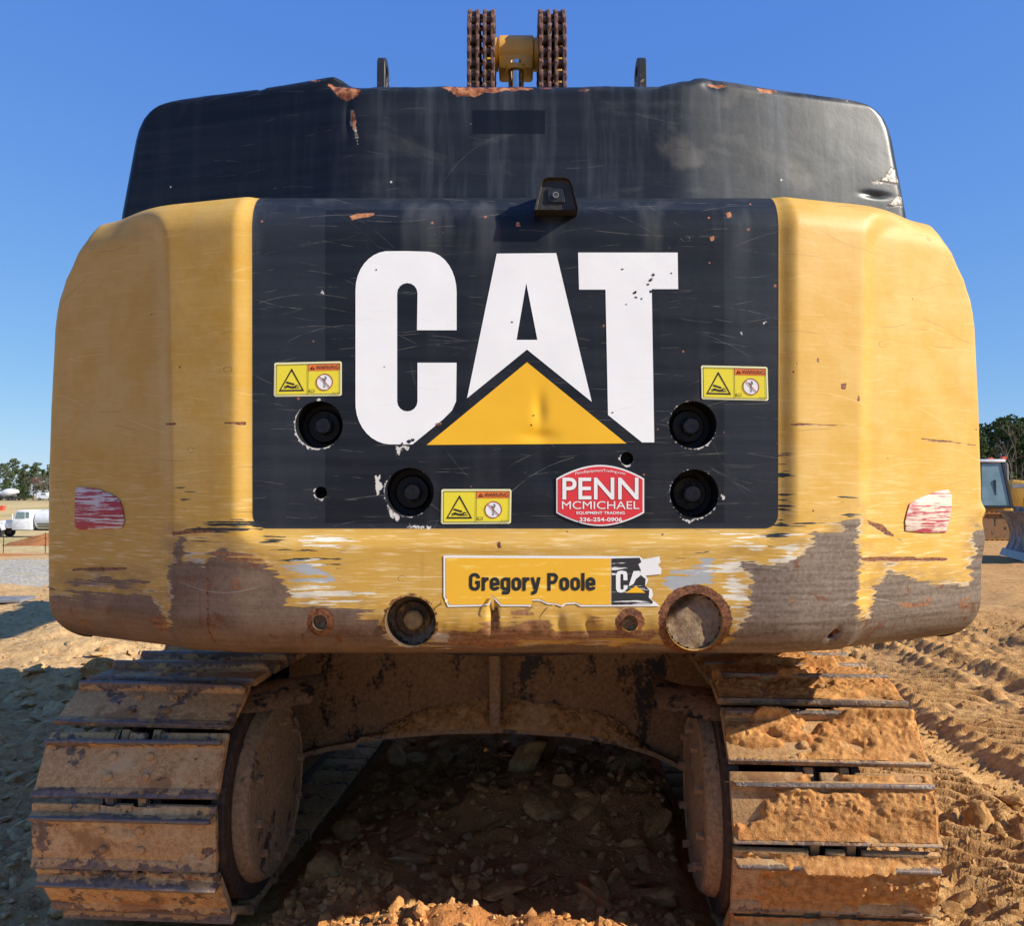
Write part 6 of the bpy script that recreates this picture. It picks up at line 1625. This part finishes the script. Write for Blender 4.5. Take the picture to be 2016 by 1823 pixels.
def track(side):
    c = TC[side]; rp = 0.445; L = 3.75; n = 42
    per = 2 * math.pi * rp + 2 * L; pitch = per / n
    up = Vector((0, 0, 1))
    def pos(s):
        """s = 0 at the rearmost point, growing upwards"""
        s = (s + per / 2) % per - per / 2
        q = math.pi / 2 * rp
        if abs(s) <= q:
            a = s / rp; return c - FWD * (rp * math.cos(a)) + up * (rp * math.sin(a)), FWD * math.sin(a) + up * math.cos(a), -FWD * math.cos(a) + up * math.sin(a)
        if abs(s) <= q + L:
            g = 1 if s > 0 else -1; return c + FWD * (abs(s) - q) + up * (rp * g), FWD * g, up * g
        a = (abs(s) - q - L) / rp; g = 1 if s > 0 else -1
        return c + FWD * (L + rp * math.sin(a)) + up * (g * rp * math.cos(a)), (FWD * math.cos(a) - up * (g * math.sin(a))) * g, FWD * math.sin(a) + up * (g * math.cos(a))
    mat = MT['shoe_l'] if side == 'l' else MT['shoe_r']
    # link chain joined into one mesh, the shoes are its children
    m = MB()
    for k in range(n):
        p, t, nn = pos((k + 0.5) * pitch)
        for w in (-0.11, -0.07, 0.05, 0.09):
            a = [p + WID * (w + dw) + t * dt + nn * dn for dn in (-0.16, -0.02) for dt, dw in ((-0.13, 0), (-0.13, 0.03), (0.13, 0.03), (0.13, 0))]
            m.hexa([tuple(q) for q in a])
    tr = m.build('crawler_track', MT['link'], EX)
    tr['label'] = 'dry crawler track in the shade on the left' if side == 'l' else 'mud caked crawler track in the sun on the right'
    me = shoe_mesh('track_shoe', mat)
    s0 = (R(-4) if side == 'l' else R(16)) * rp
    rr = random.Random(5 if side == 'l' else 6)
    for k in range(n):
        p, t, nn = pos(s0 + k * pitch)
        M = Matrix(((WID.x, t.x, nn.x, p.x), (WID.y, t.y, nn.y, p.y), (WID.z, t.z, nn.z, p.z), (0, 0, 0, 1)))
        M = M @ Matrix.Rotation(R(rr.uniform(-0.8, 0.8)), 4, 'Z') @ Matrix.Rotation(R(rr.uniform(-1.2, 1.2)), 4, 'X')
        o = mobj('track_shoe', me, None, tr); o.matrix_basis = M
        s = (s0 + k * pitch + per / 2) % per - per / 2
        if -0.85 < s < 2.2:
            if side == 'r':
                mm = mud_patch(700 + k, 0.78 if k not in (1, 39) else 0.6, 0.032 if k not in (39,) else 0.018)
                q = mobj('packed_mud', mm, MT['mud'], tr); q.matrix_basis = M
            elif rr.random() < 0.8:
                mm = mud_patch(800 + k, 0.30, 0.005); q = mobj('packed_mud', mm, MT['clay_dry'], tr); q.matrix_basis = M
    # drive hub on the inner side
    sg = 1 if side == 'l' else -1
    m = MB(); cc = c + WID * (sg * 0.36)
    m.lathe([(0.0, 0.0), (0.355, 0.0), (0.365, 0.012), (0.362, 0.03), (0.345, 0.062), (0.33, 0.068), (0.322, 0.062), (0.305, 0.064), (0.0, 0.08)], cc, WID * sg, 44)
    for q in range(10):
        a_ = 2 * math.pi * (q + 0.3) / 10; pb = cc + FWD * (0.27 * math.cos(a_)) + up * (0.27 * math.sin(a_)); m.cyl(pb + WID * (sg * 0.06), pb + WID * (sg * 0.096), 0.017, None, 6)
    m.build('drive_cover', MT['drive'], tr, sm=30)
    m = MB(); m.lathe([(0.30, 0.0), (0.425, 0.0), (0.43, 0.02), (0.425, 0.055), (0.30, 0.058)], c + WID * (sg * 0.31), WID * sg, 44); m.build('shade_gap_ring', MT['link'], tr, sm=30)  # added dark ring standing in for the shaded gap beside the shoes
    m = MB(); a = [c + WID * w + FWD * f + up * z for z in (-0.30, 0.26) for f, w in ((0.25, -0.22), (L - 0.1, -0.22), (L - 0.1, 0.22), (0.25, 0.22))]; m.hexa([tuple(q) for q in a]); m.build('track_frame', MT['frame'], tr, bevel=0.03)
    m = MB(); m.lathe([(0.0, -0.05), (0.38, -0.05), (0.38, 0.05), (0.0, 0.05)], c, WID, 30); m.build('sprocket', MT['link'], tr, sm=30)
    m = MB(); m.lathe([(0.0, -0.06), (0.36, -0.06), (0.36, 0.06), (0.0, 0.06)], c + FWD * L, WID, 30); m.build('idler', MT['link'], tr, sm=30)
    # clay covered guard sweeping over the hub into the cross member
    na, nw = 26, 12; V = []
    for i_ in range(na):
        an = R(58 + 55 * i_ / (na - 1))
        for j_ in range(nw):
            f_ = j_ / (nw - 1); rr_ = 0.435 + 0.05 * f_ + 0.02 * (float(fbm(np.array([an * 6.0]), np.array([f_ * 4.0 + (3 if side == 'l' else 8)]), 3, 91)[0]) - 0.5)
            q = c + WID * (sg * (0.335 + 0.24 * f_)) - FWD * (rr_ * math.cos(an)) + up * (rr_ * math.sin(an) * (1 - 0.10 * f_)) + FWD * (0.22 * f_ ** 1.5)
            V.append(tuple(q))
    idx = np.arange(na * nw).reshape(na, nw); Fq = np.stack([idx[:-1, :-1].ravel(), idx[:-1, 1:].ravel(), idx[1:, 1:].ravel(), idx[1:, :-1].ravel()], 1)
    me = fast_mesh('hub_guard', np.array(V), Fq); smooth(me, 60); mobj('hub_guard', me, MT['guard'], tr)
MT['guard'] = mat_grime('clay_caked_guard', (0.03, 0.028, 0.025), (0.27, 0.145, 0.065), 0.85, (6, 6, 6))
MT['clay_dry'] = mat_soil('dried_clay_film', (0.48, 0.28, 0.125), (0.68, 0.46, 0.23), (0.42, 0.235, 0.10), 2.0, 0.006, own=True)
track('l'); track('r')

# ---- carbody: arched cross member between the tracks
def carbody():
    Yc = 4.28
    arch = [(560, 1520), (590, 1492), (640, 1478), (700, 1467), (708, 1458), (770, 1449), (880, 1438), (1000, 1434), (1130, 1440), (1210, 1453), (1280, 1474), (1335, 1500), (1364, 1534), (1400, 1560)]
    pts = [at(a, b, Yc) for a, b in arch]
    top = 1.16
    poly = [(pts[0].x, top)] + [(p.x, p.z) for p in pts] + [(pts[-1].x, top)]
    yaw = lambda x: -0.0695 * x
    m = MB(); m.prism(poly, lambda u, v, d: (u, Yc + d + yaw(u), v), 0.0, 0.06)
    cb = m.build('carbody', MT['frame'], EX, sm=30)
    cb['label'] = 'clay smeared black cross member between the tracks'
    m = MB()
    for a, b in zip(pts[1:-2], pts[2:-1]):
        m.hexa([(a.x, Yc - 0.05 + yaw(a.x), a.z - 0.012), (b.x, Yc - 0.05 + yaw(b.x), b.z - 0.012), (b.x, Yc + 0.001 + yaw(b.x), b.z - 0.012), (a.x, Yc + 0.001 + yaw(a.x), a.z - 0.012), (a.x, Yc - 0.05 + yaw(a.x), a.z + 0.012), (b.x, Yc - 0.05 + yaw(b.x), b.z + 0.012), (b.x, Yc + 0.001 + yaw(b.x), b.z + 0.012), (a.x, Yc + 0.001 + yaw(a.x), a.z + 0.012)])
    m.build('lower_flange', MT['drive'], cb)
    x0, x1 = at(964, 1400, Yc).x, at(986, 1400, Yc).x
    m = MB(); m.box((x0, Yc - 0.10, at(970, 1434, Yc - 0.1).z), (x1, Yc + 0.01, top)); m.build('rib', MT['drive'], cb, bevel=0.008)
    m = MB(); m.box((-0.62, Yc + 0.07, 0.72), (0.55, 6.1, 1.14)); m.build('centre_box', MT['frame'], cb, bevel=0.04)
    m = MB(); m.box((-1.05, 5.6, 0.42), (0.98, 5.75, 1.0)); m.build('front_cross_plate', MT['frame'], cb)
    # clay banked on the flange
    ns, nh = 150, 14
    U = np.linspace(750, 1262, ns); zz = np.interp(U, [a for a, b in arch], [p.z for p in pts]); xx = np.array([at(a, 1440, Yc).x for a in U])
    t = (U - 750) / 512
    hg = 0.15 * np.sin(np.pi * np.clip(t, 0, 1)) ** 0.55 * (0.55 + 0.7 * fbm(U / 60, U * 0, 3, 3)) * np.where(np.abs(U - 975) < 14, 0.75, 1)
    V = np.zeros((nh, ns, 3))
    for j in range(nh):
        f = j / (nh - 1); nz = fbm(xx * 16, np.full(ns, f * 2.5), 4, 19, 0.6) - 0.5
        V[j, :, 0] = xx; V[j, :, 1] = Yc - 0.055 * (1 - f ** 1.6) - 0.035 * nz - 0.002 - 0.0695 * xx; V[j, :, 2] = zz + 0.010 + hg * f + 0.02 * nz * f
    idx = np.arange(ns * nh).reshape(nh, ns); F = np.stack([idx[:-1, :-1].ravel(), idx[:-1, 1:].ravel(), idx[1:, 1:].ravel(), idx[1:, :-1].ravel()], 1)
    me = fast_mesh('banked_clay', V.reshape(-1, 3), F); smooth(me, 40); mobj('banked_clay', me, MT['clod'], cb)
    n = 420; k = RNG.integers(0, ns, n); f = RNG.uniform(0, 1, n) ** 0.7
    P = np.stack([xx[k] + RNG.normal(0, 0.005, n), Yc - 0.05 * (1 - f) - 0.01 - 0.0695 * xx[k], zz[k] + 0.012 + hg[k] * f], 1)
    scatter('clay_crumbs', P, RNG.uniform(0.004, 0.017, n), SH0, MT['clod'], None, None, 0.8, 0.6, parent=cb)
carbody()

# ---- upper structure ahead of the counterweight (mostly hidden, it casts the shadows)
m = MB(); m.box((-1.5, 3.35, 1.24), (1.5, 6.3, 1.40)); m.build('deck', MT['frame'], EX, bevel=0.02)
m = MB(); m.cyl((0, 5.0, 0.98), (0, 5.0, 1.27), 0.85, None, 40); m.build('slew_ring', MT['link'], EX, sm=40)
m = MB(); m.prism([(4.3, 1.4), (4.3, 2.78), (4.4, 2.88), (5.9, 2.88), (6.1, 2.6), (6.1, 1.4)], lambda u, v, d: (d, u, v), -1.55, 1.55); m.build('engine_house', MT['yellow'], EX, bevel=0.04, seg=2, sm=40)
m = MB(); m.prism([(4.9, 1.4), (4.9, 2.95), (5.1, 3.08), (6.1, 3.08), (6.45, 2.5), (6.45, 1.4)], lambda u, v, d: (d, u, v), -1.45, -0.45); cb = m.build('cab', MT['black'], EX, bevel=0.05, seg=2, sm=40)
m = MB(); m.prism([(5.05, 2.05), (5.05, 2.9), (6.0, 2.9), (6.25, 2.45), (6.25, 2.05)], lambda u, v, d: (d, u, v), -1.462, -1.452); m.build('window', MT['glass'], cb)
m = MB(); m.prism([(5.4, 1.5), (5.4, 2.3), (6.25, 4.3), (7.0, 4.75), (11.0, 4.95), (11.1, 4.5), (7.2, 4.2), (6.7, 3.8), (6.1, 1.5)], lambda u, v, d: (d, u, v), -0.16, 0.34); m.build('boom', MT['yellow'], EX, bevel=0.03)
m = MB(); m.prism([(10.6, 5.1), (11.3, 5.2), (12.3, 0.95), (11.9, 0.85)], lambda u, v, d: (d, u, v), -0.10, 0.28); m.build('stick', MT['yellow'], EX, bevel=0.03)
m = MB(); m.prism([(11.7, 1.0), (12.4, 1.05), (12.5, 0.5), (12.1, 0.02), (11.3, 0.0), (11.1, 0.25), (11.3, 0.5)], lambda u, v, d: (d, u, v), -0.75, 0.93); m.build('bucket', MT['blade'], EX, bevel=0.03)
